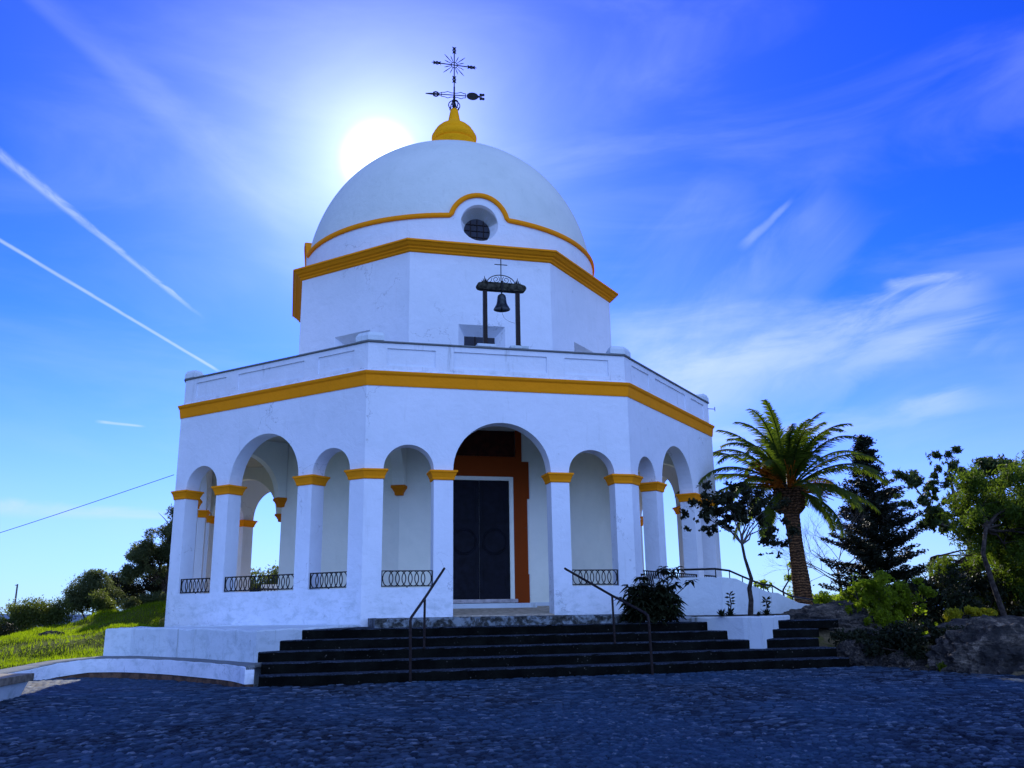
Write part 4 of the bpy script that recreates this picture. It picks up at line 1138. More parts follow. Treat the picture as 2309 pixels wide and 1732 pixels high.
def sub_blobs(c, R_, n, r, seed, flat=1.0):
    """n smaller lumps spread over a big ellipsoid crown"""
    rs = random.Random(seed); out_ = []
    for _ in range(n):
        while True:
            u = Vector((rs.uniform(-1, 1), rs.uniform(-1, 1), rs.uniform(-1, 1)))
            if .25 < u.length < 1: break
        q = r * rs.uniform(.6, 1.25)
        out_.append((c[0] + u.x * R_[0], c[1] + u.y * R_[1], c[2] + u.z * R_[2], q, q, q * .8 * flat))
    return out_
def branches(mb, root, tips, r0, seed=0, sub=3, seg=6, lo=.35):
    rs = random.Random(seed); root = Vector(root)
    for t in tips:
        t = Vector(t); p = [root.copy()]
        for i in range(1, 6):
            u = i / 5; q = root.lerp(t, u); q += Vector((rs.uniform(-1, 1), rs.uniform(-1, 1), rs.uniform(-.5, .5))) * (t - root).length * .05; q.z += math.sin(u * PI) * (t - root).length * .05
            p.append(q)
        mb.tube(p, [r0 * (1 - .8 * i / 5) for i in range(6)], seg)
        for _ in range(sub):
            j = rs.randint(2, 4); e = p[j] + Vector((rs.uniform(-1, 1), rs.uniform(-1, 1), rs.uniform(0, 1))) * (t - root).length * .20
            mb.tube([p[j], p[j].lerp(e, .5) + Vector((0, 0, .03)), e], [r0 * .35, r0 * .22, r0 * .08], 5)
def bush(name, label, cat, base, blobs, n, size, mat, seed=0, elong=2.0, keep=.72, f=2.6, droop=0, group=None, stems=5, shell=.55):
    t = thing(name, label, cat, base, group)
    st_ = MB(); rs = random.Random(seed)
    tips = [(b_[0] - base[0], b_[1] - base[1], b_[2] - base[2]) for b_ in rs.sample(blobs, min(stems, len(blobs)))]
    branches(st_, (0, 0, -.2), tips, .03 + size * .15, seed, 2, 5)
    st_.obj('stem', M['bark'], t)
    crown('foliage', blobs, n, size, mat, t, seed, elong, droop, keep, f, shell)
    return t
def on_ground(x, y): return float(terrain_h(np.array([float(x)]), np.array([float(y)]))[0])

# ---- palm
PB = (10.35, -3.9, on_ground(10.35, -3.9) - .1)
palm = thing('palm_tree', 'tall date palm with stout trunk and orange fruit stalks right of the chapel', 'palm tree', PB)
H_ = 3.55
tr = MB(); rings = []
for i in range(60):
    u = i / 59; z = u * H_
    r = .262 - .048 * u + (.13 * max(0, (u - .84) / .16)) + (.04 * max(0, .08 - u) / .08) + .02 * math.sin(u * 9)
    r *= 1 + (.03 if i % 2 else -.02)
    rings.append([( -.19 * u + .03 + r * math.cos(q), -.0 + r * math.sin(q), z) for q in [2 * PI * j / 20 for j in range(20)]])
tr.loops(rings).obj('trunk', M['palm_trunk'], palm, smooth=True)
top = Vector((-.16, 0, H_ + .02))
bs = MB(); rs_ = random.Random(3)
for i in range(90):       # cut leaf bases
    a = i * 2.39996; u = i / 90; z = H_ - .55 + .75 * u; r = .36 + .05 * math.sin(u * PI)
    c_ = Vector((top.x + r * math.cos(a), r * math.sin(a), z)); o_ = Vector((math.cos(a), math.sin(a), .9)).normalized()
    bs.tube([c_ - o_ * .12, c_ + o_ * .1], [.075, .045], 5)
bs.obj('leaf_base', M['palm_trunk'], palm)
def frond(th, elev, L, seed, curve=1.0):
    """one feather leaf: rachis bending down with rows of leaflets"""
    rs = np.random.RandomState(seed); pts = []; p = Vector((0, 0, 0)); e = elev; N = 26; stp = L / N
    dirh = Vector((math.cos(th), math.sin(th), 0))
    for i in range(N + 1):
        pts.append(p.copy()); d = dirh * math.cos(e) + U0 * math.sin(e); p = p + d * stp
        e -= curve * (.018 + .078 * (i / N) ** 1.3)
    V, F = [], []
    mb = MB(); mb.tube(pts, [.032 * (1 - .85 * i / N) + .004 for i in range(N + 1)], 5)
    V = [tuple(v) for v in mb.v]; F = list(mb.f)
    side = Vector((-math.sin(th), math.cos(th), 0))
    for i in range(3, N * 4):
        u = i / (N * 4); fi = u * N; j = min(int(fi), N - 1); q = pts[j].lerp(pts[j + 1], fi - j)
        t = (pts[j + 1] - pts[j]).normalized(); up = side.cross(t)
        if u < .12: continue
        ll = .42 * math.sin(min(1, (u - .08) / .22) * PI / 2) * (1 - .62 * max(0, (u - .55) / .45)) * rs.uniform(.85, 1.1)
        for g in (-1, 1):
            d = (side * g * .72 + t * .62 + up * rs.uniform(-.05, .42)).normalized()
            wv = t * .020
            tip = q + d * ll - U0 * ll * .16
            mid = q + d * ll * .5
            o = len(V)
            V += [tuple(q - wv), tuple(mid - wv * .9 + up * .01), tuple(tip), tuple(mid + wv * .9 + up * .01), tuple(q + wv)]
            F += [(o, o + 1, o + 2, o + 3, o + 4)]
    return V, F
rs_ = random.Random(11)
i = 0
specs = []
for ring_, (cnt, el, L) in enumerate(((8, 82, 2.6), (9, 66, 2.9), (10, 50, 3.2), (10, 32, 3.3), (9, 12, 2.9), (5, -12, 2.4))):
    for q in range(cnt):
        specs.append((2 * PI * (q + .5 * (ring_ % 2) + rs_.uniform(-.25, .25)) / cnt + ring_ * .4, rad(el + rs_.uniform(-9, 9)), L * rs_.uniform(.88, 1.1)))
for i, (th, el, L) in enumerate(specs):
    V, F = frond(th, el, L, i, 1.0 + rs_.uniform(-.2, .25))
    me = bpy.data.meshes.new('frond'); me.from_pydata(V, [], F); me.materials.append(M['palm_leaf'])
    o = bpy.data.objects.new('frond', me); C.objects.link(o); o.parent = palm; o.location = top + Vector((math.cos(th) * .18, math.sin(th) * .18, .05 + .2 * max(0, math.sin(el))))
for k_, (th, el, n_) in enumerate(((rad(195), .72, 12), (rad(205), .38, 10), (rad(250), .35, 5), (rad(345), .1, 7), (rad(180), .5, 9))):
    mb = MB(); rr = random.Random(k_)
    for q in range(n_ * 7):
        a = th + rr.gauss(0, .14); L = rr.uniform(.8, 1.55); e0 = el + rr.uniform(-.2, .3)
        d = Vector((math.cos(a) * math.cos(e0), math.sin(a) * math.cos(e0), math.sin(e0)))
        mb.tube([top + d * .2, top + d * L * .6 + U0 * .04, top + d * L - U0 * .10 + Vector((rr.uniform(-.1, .1), rr.uniform(-.1, .1), rr.uniform(-.1, .1)))], [.012, .009, .012], 4)
    mb.obj('fruit_stalk', M['palm_date'], palm)

# ---- small tree in the planter
SB = (4.55, -11.05, .64)
SB = (4.72, -10.9, .64)
stree = thing('small_tree', 'slender young tree with dark leaves rising from the planter', 'tree', SB)
mb = MB()
tk = [(0, 0, 0), (.05, 0, .35), (.03, 0, .60), (.10, 0, .80), (.02, 0, 1.10), (-.02, 0, 1.25), (-.06, 0, 1.55)]
mb.tube(tk, [.062, .055, .05, .042, .036, .032, .03], 8).obj('trunk', M['bark'], stree)
mb = MB(); rs_ = random.Random(4); fk = Vector((-.06, 0, 1.54))
btips = [(-.75, .1, 2.15), (-.45, -.2, 2.45), (-.15, .2, 2.75), (.15, -.2, 2.6), (.4, .15, 2.5), (.65, 0, 2.2), (.75, .2, 1.95), (-.95, .1, 2.25), (.3, -.3, 2.2)]
branches(mb, fk, btips, .022, 5, 4, 5)
mb.obj('branch', M['pale_bark'], stree)
bl_ = []
for dx, dz, r in ((-1.08, 2.05, .20), (-1.0, 2.38, .24), (-.8, 1.85, .14), (-.68, 2.35, .26), (-.4, 2.6, .30), (-.1, 2.75, .30), (.2, 2.6, .28), (.45, 2.45, .30), (.7, 2.3, .30), (.85, 2.0, .26), (.75, 1.72, .24), (.45, 2.1, .24), (-.2, 2.35, .24), (.15, 2.25, .24), (.85, 1.6, .15), (-.45, 2.2, .2), (-.15, 2.95, .16), (.42, 1.40, .06)):
    for _ in range(6):
        q = r * rs_.uniform(.35, .6)
        bl_.append((SB[0] + dx + rs_.gauss(0, r * .62), SB[1] + rs_.uniform(-.35, .35), SB[2] + dz - .04 + rs_.gauss(0, r * .5), q * 1.2, q, q * .8))
crown('crown', bl_, 15000, .085, M['red_leaf'], stree, 4, 1.8, .3, .66, 6.0, .3)

# ---- large-leaved shrub against the wall, left end of the planter
HB = (2.98, -10.6, .58)
HB = (2.92, -9.9, .60)
hb = thing('shrub', 'black-looking broad-leaved shrub against the pier at the planter end', 'shrub', HB)
mb = MB(); rs_ = random.Random(9); tips = []
for dx, dz in ((-.62, .42), (-.45, .2), (-.40, .75), (-.15, .95), (.1, 1.05), (.3, 1.12), (.62, .98), (.78, .82), (.0, .6), (.25, .55), (.35, .25), (-.2, .4), (-.6, .1), (.1, .2), (-.1, .8), (.5, 1.1), (-.35, .5), (.15, .85)):
    tips.append(Vector((dx, rs_.uniform(-.4, .35), dz)))
branches(mb, (0, 0, -.05), tips, .022, 3, 1, 5)
mb.obj('stem', M['bark'], hb)
V, F = [], []
for t in tips + [Vector((rs_.uniform(-.6, .45), rs_.uniform(-.4, .4), rs_.uniform(.05, .75))) for _ in range(150)]:
    for q in range(15):      # a rosette of long drooping leaves
        a = q * 2.4 + rs_.uniform(-.3, .3); el = rs_.uniform(-.5, .55); L = rs_.uniform(.17, .27); wd = L * .16
        d = Vector((math.cos(a) * math.cos(el), math.sin(a) * math.cos(el), math.sin(el))); sd_ = Vector((-math.sin(a), math.cos(a), 0))
        o = len(V); m1 = t + d * L * .5
        V += [tuple(t), tuple(m1 + sd_ * wd), tuple(t + d * L - U0 * L * .35), tuple(m1 - sd_ * wd)]; F += [(o, o + 1, o + 2, o + 3)]
me = bpy.data.meshes.new('foliage'); me.from_pydata(V, [], F); me.materials.append(M['dark_leaf'])
o = bpy.data.objects.new('foliage', me); C.objects.link(o); o.parent = hb

# ---- spiky little plants in the planter
def spiky(label, x, y, s_, n_, seed, tall=None):
    b_ = (x, y, .66); t = thing('succulent', label, 'plant', b_, 'small plants in the planter')
    rs = random.Random(seed); V, F = [], []
    for q in range(n_):
        a = q * 2.4; el = rs.uniform(.15, 1.2); L = s_ * rs.uniform(.6, 1.1); wd = .022 + .02 * s_
        d = Vector((math.cos(a) * math.cos(el), math.sin(a) * math.cos(el), math.sin(el))); sd_ = Vector((-math.sin(a), math.cos(a), 0)) * wd
        o = len(V); V += [tuple(sd_ * .6), tuple(d * L * .5 + sd_), tuple(d * L - U0 * L * .1), tuple(d * L * .5 - sd_), tuple(-sd_ * .6)]; F += [(o, o + 1, o + 2, o + 3, o + 4)]
    me = bpy.data.meshes.new('foliage'); me.from_pydata(V, [], F); me.materials.append(M['dark_leaf'])
    o = bpy.data.objects.new('foliage', me); C.objects.link(o); o.parent = t
    if tall:
        mb = MB(); mb.tube([(0, 0, 0), (tall * .1, 0, tall * .6), (tall * .05, 0, tall)], [.02, .014, .008], 5)
        mb.obj('stem', M['bark'], t)
        V, F = [], []
        for q in range(16):
            u = rs.uniform(.2, 1.05); c_ = Vector((tall * .08, 0, tall * u)); a = rs.uniform(0, 6.28); L = .13
            d = Vector((math.cos(a), math.sin(a) * .5, rs.uniform(-.2, .7))).normalized(); sd_ = d.cross(Vector((0, 1, 0))).normalized() * .022
            o = len(V); V += [tuple(c_), tuple(c_ + d * L * .5 + sd_), tuple(c_ + d * L), tuple(c_ + d * L * .5 - sd_)]; F += [(o, o + 1, o + 2, o + 3)]
        me = bpy.data.meshes.new('flower_stalk'); me.from_pydata(V, [], F); me.materials.append(M['dark_leaf'])
        o = bpy.data.objects.new('flower_stalk', me); C.objects.link(o); o.parent = t
spiky('spiky dark plant with a tall leafy stalk left of the slender tree', 4.40, -10.6, .26, 26, 1, .46)
spiky('low spiky rosette in the planter left of the stalked plant', 4.18, -10.65, .22, 22, 2)
spiky('spiky dark plant with a short stalk right of the slender tree', 5.50, -10.2, .22, 24, 3, .34)
spiky('tiny tuft at the foot of the slender tree', 4.98, -10.8, .13, 14, 4)

# ---- conifer
def conifer(base, H, R_, seed=0):
    t = thing('conifer', 'dark pyramidal conifer standing behind the palm', 'conifer', base)
    MB().tube([(0, 0, 0), (.05, 0, H * .5), (0, 0, H * .98)], [.2, .11, .02], 8).obj('trunk', M['bark'], t)
    rs = np.random.RandomState(seed); br = MB(); P = []
    for q in range(230):
        u = rs.uniform(.06, .99) ** .9; z = H * u; a = rs.uniform(0, 2 * PI)
        L = R_ * (min(1, (1 - u) / .62) ** 1.25 * (.62 if u < .12 else 1) if u < .80 else .19 * (1 - u) / .2 + .06) * rs.uniform(.5, 1.1) + .10; up = .12 + .25 * u
        tip = Vector((math.cos(a) * L, math.sin(a) * L, z + L * up - .05)); root = Vector((0, 0, z - .1))
        if q % 2 == 0: br.tube([root, root.lerp(tip, .5) - U0 * L * .05, tip], [.03, .018, .006], 4)
        m = int(150 * L / 1.0) + 40
        s_ = rs.uniform(.2, 1.02, m); off = rs.normal(size=(m, 3)) * np.array([.13, .13, .055]) * (1.1 - .4 * s_)[:, None]
        base_ = np.array(root)[None] + (np.array(tip) - np.array(root))[None] * s_[:, None]
        base_[:, 2] -= .05 * L * np.sin(s_ * PI)
        P.append(base_ + off)
    br.obj('branch', M['bark'], t)
    P = np.concatenate(P); V, F = leaf_cards(P, .15, 2.6, rs, 0.0, .45)
    me = np_mesh('foliage', V, F); me.materials.append(M['conifer_leaf'])
    o = bpy.data.objects.new('foliage', me); C.objects.link(o); o.parent = t
cb = (19.3, 4.6, on_ground(19.3, 4.6) - .2)
conifer(cb, 8.1 - cb[2], 2.3, 4)

# ---- leafless tree beside the conifer
def bare(base, H, seed):
    t = thing('bare_tree', 'leafless grey tree spreading thin twigs around the dark conifer', 'tree', base)
    rs = random.Random(seed); tw = MB(); tk = MB()
    tk.tube([(0, 0, 0), (.1, 0, H * .3), (0, 0, H * .45)], [.09, .06, .04], 7)
    def grow(p, d, L, r, dep, mb):
        q = p.copy(); pts = [p.copy()]
        for _ in range(4):
            d = (d + Vector((rs.uniform(-1, 1), rs.uniform(-1, 1), rs.uniform(-.5, .9))) * .22).normalized(); q = q + d * L / 4; pts.append(q.copy())
        mb.tube(pts, [r * (1 - .5 * i / 4) for i in range(5)], 4)
        if dep:
            for _ in range(3 if dep > 1 else 4):
                j = rs.choice([2, 3, 4]); nd = (d + Vector((rs.uniform(-1, 1), rs.uniform(-1, 1), rs.uniform(-.6, .8))) * .9).normalized()
                grow(pts[j], nd, L * .66, r * .55, dep - 1, mb)
    for a in range(9):
        th = a * .75; grow(Vector((0, 0, H * (.25 + .025 * a))), Vector((math.cos(th), math.sin(th) * .6, .35)).normalized(), H * .40, .026, 4, tw)
    tk.obj('trunk', M['pale_bark'], t); tw.obj('branch', M['pale_bark'], t)
bare((18.0, 5.6, on_ground(18, 5.6) - .1), 4.4, 2)

# ---- umbrella-leaved tree
ub = (17.9, -2.4, on_ground(17.9, -2.4) - .2)
ut = thing('broadleaf_tree', 'tall open tree with rounded drooping leaf clusters behind the pine', 'tree', ub)
mb = MB(); L_ = lambda x, y, z: (x - ub[0], y - ub[1], z - ub[2])
mb.tube([(0, 0, 0), L_(17.75, -2.6, 1.8), L_(17.5, -2.9, 3.2)], [.12, .10, .085], 8).obj('trunk', M['pale_bark'], ut)
mb = MB()
mb.tube([L_(17.5, -2.9, 3.2), L_(17.0, -3.1, 4.1), L_(16.75, -3.3, 5.0), L_(16.65, -3.4, 5.4)], [.07, .06, .045, .02], 7)
mb.tube([L_(17.6, -2.85, 2.7), L_(16.8, -3.0, 3.3), L_(16.1, -3.2, 3.5), L_(15.6, -3.3, 3.9)], [.07, .06, .045, .02], 7)
mb.tube([L_(16.8, -3.0, 3.3), L_(15.9, -3.2, 4.0), L_(15.0, -3.6, 4.7)], [.05, .04, .02], 6)
mb.tube([L_(17.5, -2.9, 3.2), L_(18.0, -3.2, 4.2), L_(18.2, -3.5, 5.0)], [.06, .05, .02], 6)
mb.obj('branch', M['pale_bark'], ut)
cl = [(16.62, -3.4, 5.35, .62, .6, .42), (16.35, -3.4, 4.85, .45, .5, .3), (16.95, -3.4, 4.95, .42, .5, .3), (14.95, -3.6, 4.75, .55, .5, .38), (15.4, -3.5, 4.35, .35, .4, .3), (15.7, -3.4, 4.0, .5, .5, .3), (16.05, -3.3, 3.6, .55, .5, .32), (16.6, -3.2, 3.45, .4, .4, .25), (17.9, -3.5, 5.2, .7, .6, .45), (18.5, -3.5, 5.3, .7, .6, .4), (17.4, -3.4, 4.4, .35, .4, .25), (16.5, -3.4, 4.3, .25, .3, .2), (18.4, -3.5, 4.5, .6, .5, .4), (15.9, -3.2, 4.5, .28, .3, .2)]
cl2 = []
rs_ = random.Random(12)
for c_ in cl:
    for _ in range(9):
        q = c_[3] * rs_.uniform(.25, .45); cl2.append((c_[0] + rs_.gauss(0, c_[3] * .5), c_[1] + rs_.gauss(0, .3), c_[2] + rs_.gauss(0, c_[5] * .55), q * 1.2, q, q * .8))
crown('crown', cl2, 40000, .17, M['loquat_leaf'], ut, 6, 3.4, .9, .60, 3.6, .35)

# ---- pines on the right
def pine(base, tips, blobs, n_, label, seed, r0=.075, trunk=None, size=.14):
    t = thing('pine_tree', label, 'pine tree', base)
    L_ = lambda p: (p[0] - base[0], p[1] - base[1], p[2] - base[2])
    tp = [L_(p) for p in trunk]; MB().tube(tp, [r0 * (1 - .55 * i / (len(tp) - 1)) for i in range(len(tp))], 8).obj('trunk', M['bark'], t)
    mb = MB(); branches(mb, tp[-2], [L_(p) for p in tips], r0 * .5, seed, 3, 5); branches(mb, tp[-1], [L_(p) for p in tips[::2]], r0 * .4, seed + 1, 3, 5)
    mb.obj('branch', M['bark'], t)
    crown('foliage', blobs, n_, size, M['pine_leaf'], t, seed, 4.6, -.4, .80, 2.6, .45)
b1 = sub_blobs((12.9, -9.9, 3.05), (1.55, 1.3, 1.15), 44, .46, 1)
b1 += sub_blobs((14.3, -9.6, 3.3), (1.3, 1.2, 1.3), 40, .50, 2)
b1 += sub_blobs((14.2, -9.3, 1.75), (1.4, 1.0, .9), 44, .42, 8)
pine((11.0, -11.0, on_ground(11, -11) - .1), [(b_[0], b_[1], b_[2]) for b_ in b1[:12]], b1, 125000, 'sunlit green pine with a thin leaning trunk at the right edge', 1,
     trunk=[(11.25, -11.0, -.2), (11.14, -10.97, .5), (11.0, -10.9, 1.3), (10.95, -10.8, 2.0), (11.4, -10.5, 2.6), (12.3, -10.0, 3.1)], size=.145)
b2 = sub_blobs((15.4, -6.6, 1.65), (2.4, 1.3, 1.25), 70, .42, 5)
pine((13.6, -5.4, on_ground(13.6, -5.4) - .1), [(b_[0], b_[1], b_[2]) for b_ in b2[:10]], b2, 60000, 'low spreading green pine between the conifer and the right-edge pine', 5,
     trunk=[(13.6, -5.4, 0), (13.6, -5.4, .8), (13.7, -5.5, 1.6), (13.8, -5.5, 2.2)], r0=.09)
b3 = sub_blobs((17.2, -6.9, 2.3), (2.4, 1.4, 2.1), 60, .5, 7)
pine((16.8, -6.3, on_ground(16.8, -6.3) - .1), [(b_[0], b_[1], b_[2]) for b_ in b3[:10]], b3, 60000, 'shaded dense pine behind the leaning pine, partly out of frame', 7,
     trunk=[(16.8, -6.3, 0), (16.8, -6.3, .8), (16.9, -6.4, 1.8), (16.9, -6.5, 2.6)], r0=.1)

# ---- shrubs on the right
ys = [(8.5, -10.8, .95, .62, .5, .40), (8.0, -10.9, .78, .45, .4, .35), (9.1, -10.7, 1.0, .5, .5, .40), (8.5, -10.9, 1.28, .42, .35, .24), (7.75, -10.9, .68, .28, .3, .30), (9.5, -10.6, .75, .4, .4, .4), (8.7, -11.0, .45, .55, .4, .4), (9.2, -11.0, .30, .45, .35, .35), (8.2, -11.0, .40, .4, .3, .30), (9.8, -10.6, 1.15, .3, .3, .28), (8.0, -11.0, 1.08, .2, .2, .16)]
ys = [((x - 8.5) * 1.07 + 8.80, y + 1.40, .844 - (.844 - z) * 1.07, a_ * 1.1, b_, c2_ * 1.1) for x, y, z, a_, b_, c2_ in ys]
ys2 = []; rs_ = random.Random(77)
for c_ in ys:
    for _ in range(11):
        q = c_[3] * rs_.uniform(.28, .5); ys2.append((c_[0] + rs_.gauss(0, c_[3] * .62), c_[1] + rs_.gauss(0, .25), c_[2] + rs_.gauss(0, c_[5] * .5), q * 1.1, q, q * .9))
bush('shrub', 'bright yellow-green shrub between the right-hand steps and the pines', 'shrub', (8.8, -9.4, on_ground(8.8, -9.4)), ys2, 44000, .095, M['bush_leaf'], 3, 1.9, .62, 4.0, stems=12, shell=.3)
dk = sub_blobs((7.7, -12.3, -.05), (1.2, .6, .42), 40, .26, 31) + sub_blobs((6.95, -10.9, .12), (.45, .3, .25), 10, .2, 32)  # dark leaves added to deepen the shade over the rocks
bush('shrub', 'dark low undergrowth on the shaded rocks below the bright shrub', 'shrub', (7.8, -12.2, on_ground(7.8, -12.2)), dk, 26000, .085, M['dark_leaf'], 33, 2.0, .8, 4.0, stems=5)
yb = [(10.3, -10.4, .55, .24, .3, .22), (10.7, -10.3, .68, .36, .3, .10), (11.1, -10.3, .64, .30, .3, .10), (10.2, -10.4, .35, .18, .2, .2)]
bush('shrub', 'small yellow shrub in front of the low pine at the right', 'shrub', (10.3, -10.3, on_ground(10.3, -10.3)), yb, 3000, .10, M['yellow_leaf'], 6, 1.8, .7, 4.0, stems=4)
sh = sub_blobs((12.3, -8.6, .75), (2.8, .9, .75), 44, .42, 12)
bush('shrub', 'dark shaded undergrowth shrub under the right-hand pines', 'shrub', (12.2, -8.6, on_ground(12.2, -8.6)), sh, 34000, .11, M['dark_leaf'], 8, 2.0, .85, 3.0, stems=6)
hd = [(12.2 + i * .42, -1.6 + i * .35, 1.0 + .06 * math.sin(i * 1.7), .36, .4, .22) for i in range(9)]
bush('hedge', 'low bright green hedge beyond the ramp wall, right of the palm foot', 'hedge', (13.8, -.2, on_ground(13.8, -.2)), hd, 6500, .10, M['bush_leaf'], 9, 1.8, .75, 4.0, stems=6)
sl = [(10.0, -2.2, 1.55, .3, .3, .16), (9.75, -2.2, 1.25, .14, .2, .1), (11.0, -2.2, 1.75, .2, .2, .14), (11.15, -2.2, 1.3, .28, .25, .2), (11.05, -2.2, 2.2, .09, .1, .1), (10.9, -2.2, 1.0, .3, .3, .2)]
bush('shrub', 'thin light green leafy shrub showing behind the palm trunk', 'shrub', (10.6, -2.2, on_ground(10.6, -2.2)), sl, 1900, .10, M['bush_leaf'], 10, 1.8, .8, 3.0, stems=5)

# ---- left side: olive tree and scrub
ob = (-9.0, 4.3, on_ground(-9.0, 4.3) - .1)
ot = thing('olive_tree', 'dark olive tree leaning out behind the left corner of the chapel', 'tree', ob)
MB().tube([(.05, 0, 0), (-.08, 0, .35), (.0, 0, .75), (.08, .1, 1.3)], [.20, .15, .13, .09], 8).obj('trunk', M['bark'], ot)
obb = sub_blobs((-9.0, 4.4, 3.35), (.95, .95, 1.2), 30, .36, 3) + sub_blobs((-9.7, 4.3, 2.55), (.85, .8, .65), 18, .3, 4) + sub_blobs((-8.6, 4.6, 3.9), (.55, .6, .55), 10, .26, 6)
mb = MB(); branches(mb, (.05, .1, .9), [(b_[0] - ob[0], b_[1] - ob[1], b_[2] - ob[2]) for b_ in obb[::5]], .06, 2, 3, 5); mb.obj('branch', M['bark'], ot)
crown('crown', obb, 64000, .105, M['olive_leaf'], ot, 8, 3.4, 0, .82, 3.0)
scr = [
    ('tall grey-green bush, highest of the row on the grass crest', (-11.4, 5.2), [(-11.5, 5.2, 1.75, .75, .6, .6), (-11.9, 5.2, 1.45, .6, .5, .5), (-10.9, 5.3, 1.35, .6, .5, .5), (-11.4, 5.2, 2.2, .4, .4, .3)], 20000, .09, 'olive_leaf'),
    ('dark bush between the highest crest bush and the olive tree', (-10.0, 6.8), [(-10.5, 6.8, 1.9, .8, .6, .45), (-9.6, 6.9, 1.9, .8, .6, .5), (-10.0, 6.8, 1.4, 1.3, .6, .5), (-11.1, 6.8, 2.1, .3, .3, .35)], 20000, .09, 'dark_leaf'),
    ('round green bush in front of the dark crest bush', (-10.9, 3.6), [(-10.9, 3.6, 1.35, .48, .45, .38), (-10.6, 3.6, 1.1, .45, .4, .3)], 4200, .085, 'scrub_leaf'),
    ('feathery pale bush at the foot of the olive tree', (-9.3, 3.0), [(-9.5, 3.0, 1.35, .5, .4, .22), (-9.0, 3.0, 1.4, .4, .4, .25), (-9.9, 3.0, 1.25, .3, .3, .2)], 3600, .085, 'olive_leaf'),
    ('broad olive-green bush left of the highest crest bush', (-13.2, 4.2), [(-12.9, 4.0, 1.0, .9, .6, .50), (-13.6, 4.0, .8, .9, .6, .52), (-12.3, 4.1, .95, .6, .5, .5)], 15000, .09, 'scrub_leaf'),
    ('dark low bush at the left edge below the pole', (-14.2, 2.2), [(-14.5, 1.2, .45, 1.0, .7, .55), (-13.7, 1.5, .35, .8, .6, .45), (-15.4, 1.0, .35, .9, .7, .6), (-13.1, 2.0, .45, .5, .5, .35)], 18000, .09, 'dark_leaf'),
    ('grey-leaved bush cut by the left edge of the picture', (-15.4, 1.0), [(-14.9, -.6, .35, .8, .5, .42), (-14.2, -.4, .05, .8, .5, .32), (-15.8, -.8, .35, .9, .5, .55)], 12000, .09, 'olive_leaf'),
]
for i, (lab, (x, y), bb, n_, sz, mt) in enumerate(scr):
    bush('bush', lab, 'bush', (x, y, on_ground(x, y)), bb, int(n_ * 1.6), sz, M[mt], 30 + i, 3.0, .80, 3.0, group='bushes along the grass crest', stems=6)
# bush seen through the arches, behind the chapel
bz = [(-6.4, 12, 1.9, .8, .7, .9), (-5.3, 12.2, 2.1, .7, .7, .85), (-4.5, 12, 2.2, .7, .7, .9), (-3.7, 12, 2.0, .6, .6, .9), (-7.2, 11.8, 2.3, .5, .6, 1.0)]
bush('bush', 'green bush seen through the big left arch behind the chapel', 'bush', (-5.8, 12, on_ground(-5.8, 12)), bz, 34000, .12, M['scrub_leaf'], 50, 2.6, .8, 2.5, stems=6)

# ---- grass blades on the bank
rs = np.random.RandomState(7)
N_ = 150000
gxy = np.stack([rs.uniform(-17, -5.0, N_), rs.uniform(-10.5, 6.0, N_)], 1)
gx_, gy_ = gxy[:, 0], gxy[:, 1]
ok = ~inside(gx_, gy_, [(p.x - .15, p.y + .15) for p in sc_] + [(-13.5, -20), (0, -20), (-5.3, -12.3)]) & ~inside(gx_, gy_, [(-5.0, -12), (-8.4, -8.0), (-8.4, -10.1)]) & (np.hypot(gx_, gy_) > 8.5) & (gx_ < -5.4)
ok &= rs.rand(N_) < (.35 + .65 * (vnoise(gx_, gy_, 1.1, 4) > .42))
gx_, gy_ = gx_[ok], gy_[ok]; gz_ = terrain_h(gx_, gy_)
n_ = len(gx_); h = rs.uniform(.035, .10, n_) * (.7 + .8 * vnoise(gx_, gy_, 1.8, 6)); a = rs.uniform(0, 2 * PI, n_); wd = rs.uniform(.006, .012, n_)
lx, ly = rs.normal(size=n_) * .35, rs.normal(size=n_) * .35
p0 = np.stack([gx_, gy_, gz_ - .01], 1); s_ = np.stack([np.cos(a) * wd, np.sin(a) * wd, 0 * a], 1)
tipv = p0 + np.stack([lx * h, ly * h, h], 1)
V = np.stack([p0 - s_, p0 + s_, tipv], 1).reshape(-1, 3)
me = np_mesh('grass', V, np.arange(3 * n_).reshape(-1, 3)); me.materials.append(M['grass'])
go = bpy.data.objects.new('grass', me); C.objects.link(go); tag(go, 'short sunlit grass on the bank left of the chapel', 'grass', kind='stuff')

# =================================================================== ROCKS
def rock(label, c, size, seed, rot=0, sub=6, amp=.32, name='rock', group=None):
    bm = bmesh.new(); bmesh.ops.create_icosphere(bm, subdivisions=sub, radius=1)
    from mathutils import noise as mn
    off = Vector((seed * 7.3, seed * 3.1, seed * 1.7))
    for v in bm.verts:
        d = v.co.normalized()
        n1 = mn.noise(d * 1.1 + off); n2 = mn.noise(d * 2.7 + off); n3 = mn.noise(d * 7 + off); n4 = mn.noise(d * 18 + off)
        ridge = (1 - abs(n2) * 2)
        k_ = 1 + amp * n1 + amp * .35 * ridge + amp * .42 * n3 + amp * .20 * n4 + amp * .10 * mn.noise(d * 40 + off)
        # bedding planes: thin ledges
        zz_ = d.z * k_; led = math.sin(zz_ * 16 + n1 * 5) * .018
        v.co = Vector((d.x * (k_ + led), d.y * (k_ + led), zz_))
    me = bpy.data.meshes.new(name); bm.to_mesh(me); bm.free(); me.materials.append(M['rock'])
    o = bpy.data.objects.new(name, me); C.objects.link(o); o.location = c; o.scale = size; o.rotation_euler = (0, 0, rot)
    return tag(o, label, 'rock', group)
rock('big pale boulder at the right edge of the plaza', (8.40, -13.8, -.46), (1.25, .85, .88), 3, rad(-15), name='boulder')
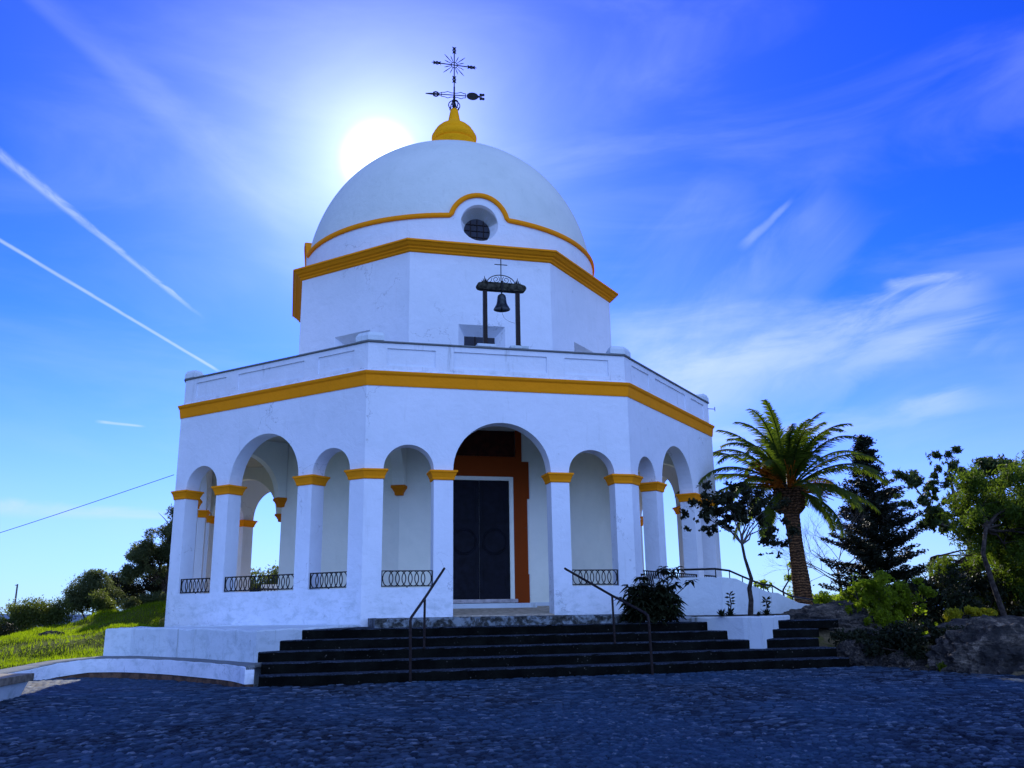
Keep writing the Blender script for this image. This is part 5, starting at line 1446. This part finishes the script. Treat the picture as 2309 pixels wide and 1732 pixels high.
rock('flat rock slab rising behind the boulder', (10.4, -12.0, .0), (1.7, .9, .48), 5, rad(-15))
rock('shaded rock outcrop below the yellow-green shrub', (7.3, -12.5, -.40), (.5, .4, .32), 7, rad(20))
rock('sunlit sandy rock mound beside the planter corner', (7.75, -9.1, .22), (1.35, .8, .62), 9, rad(-22))
rock('dark rock closing the right end of the steps', (6.7, -11.7, -.3), (.42, .6, .42), 11, rad(10))
rock('small stone in front of the shrub', (6.9, -13.3, -.40), (.2, .15, .10), 13, 0, 3)
rock('brown stone lying in the grass bank', (-10.9, -2.2, .30), (.38, .22, .20), 15, 0, 4)
tuft = [(6.45, -14.2, -.30, .10, .1, .10)]
tuft = [(7.1, -13.7, -.30, .10, .1, .10)]
bush('weed', 'small weed growing at the left foot of the boulder', 'plant', (7.1, -13.7, -.42), tuft, 160, .08, M['bush_leaf'], 60, 3, .9, 3.0, stems=1)

bpy.context.view_layer.update()
gb = on_ground(-5.45, 7.4)
blk_ = MB().box(-.45, .45, -.3, .3, 0, 1.97 - gb).obj('stone_block', M['white_old'], None, bevel=.03); blk_.location = (-5.45, 7.4, gb)
tag(blk_, 'pale stone block standing behind the chapel, seen over the big left railing', 'block')

# =================================================================== POLE AND CABLES
pole = thing('utility_pole', 'thin distant utility pole above the bushes at the left edge', 'pole', (-22.9, 39.5, on_ground(-22.9, 39.5)))
zb_ = pole.location.z
MB().tube([(0, 0, 0), (.05, 0, 3.15 - zb_)], [.09, .06], 6).obj('pole_shaft', M['pale_bark'], pole)
MB().box(-.09, .09, -.03, .03, 3.05 - zb_, 3.10 - zb_).obj('crossbar', M['pale_bark'], pole)
A_ = Vector((-8.05, -2.6, 4.62)); B_ = Vector((-20, 8.5, 1.9))
A_ = Vector((-8.1, -3.0, 4.62)); B_ = Vector((-27.3, 5.0, .3))
pts = []
for i in range(25):
    u = i / 24; p = A_.lerp(B_, u); p.z -= math.sin(u * PI) * .55; pts.append(p)
tag(MB().tube(pts, .009, 5).obj('cable', M['cable'], None), 'thin black cable running from the chapel corner off to the left', 'cable')
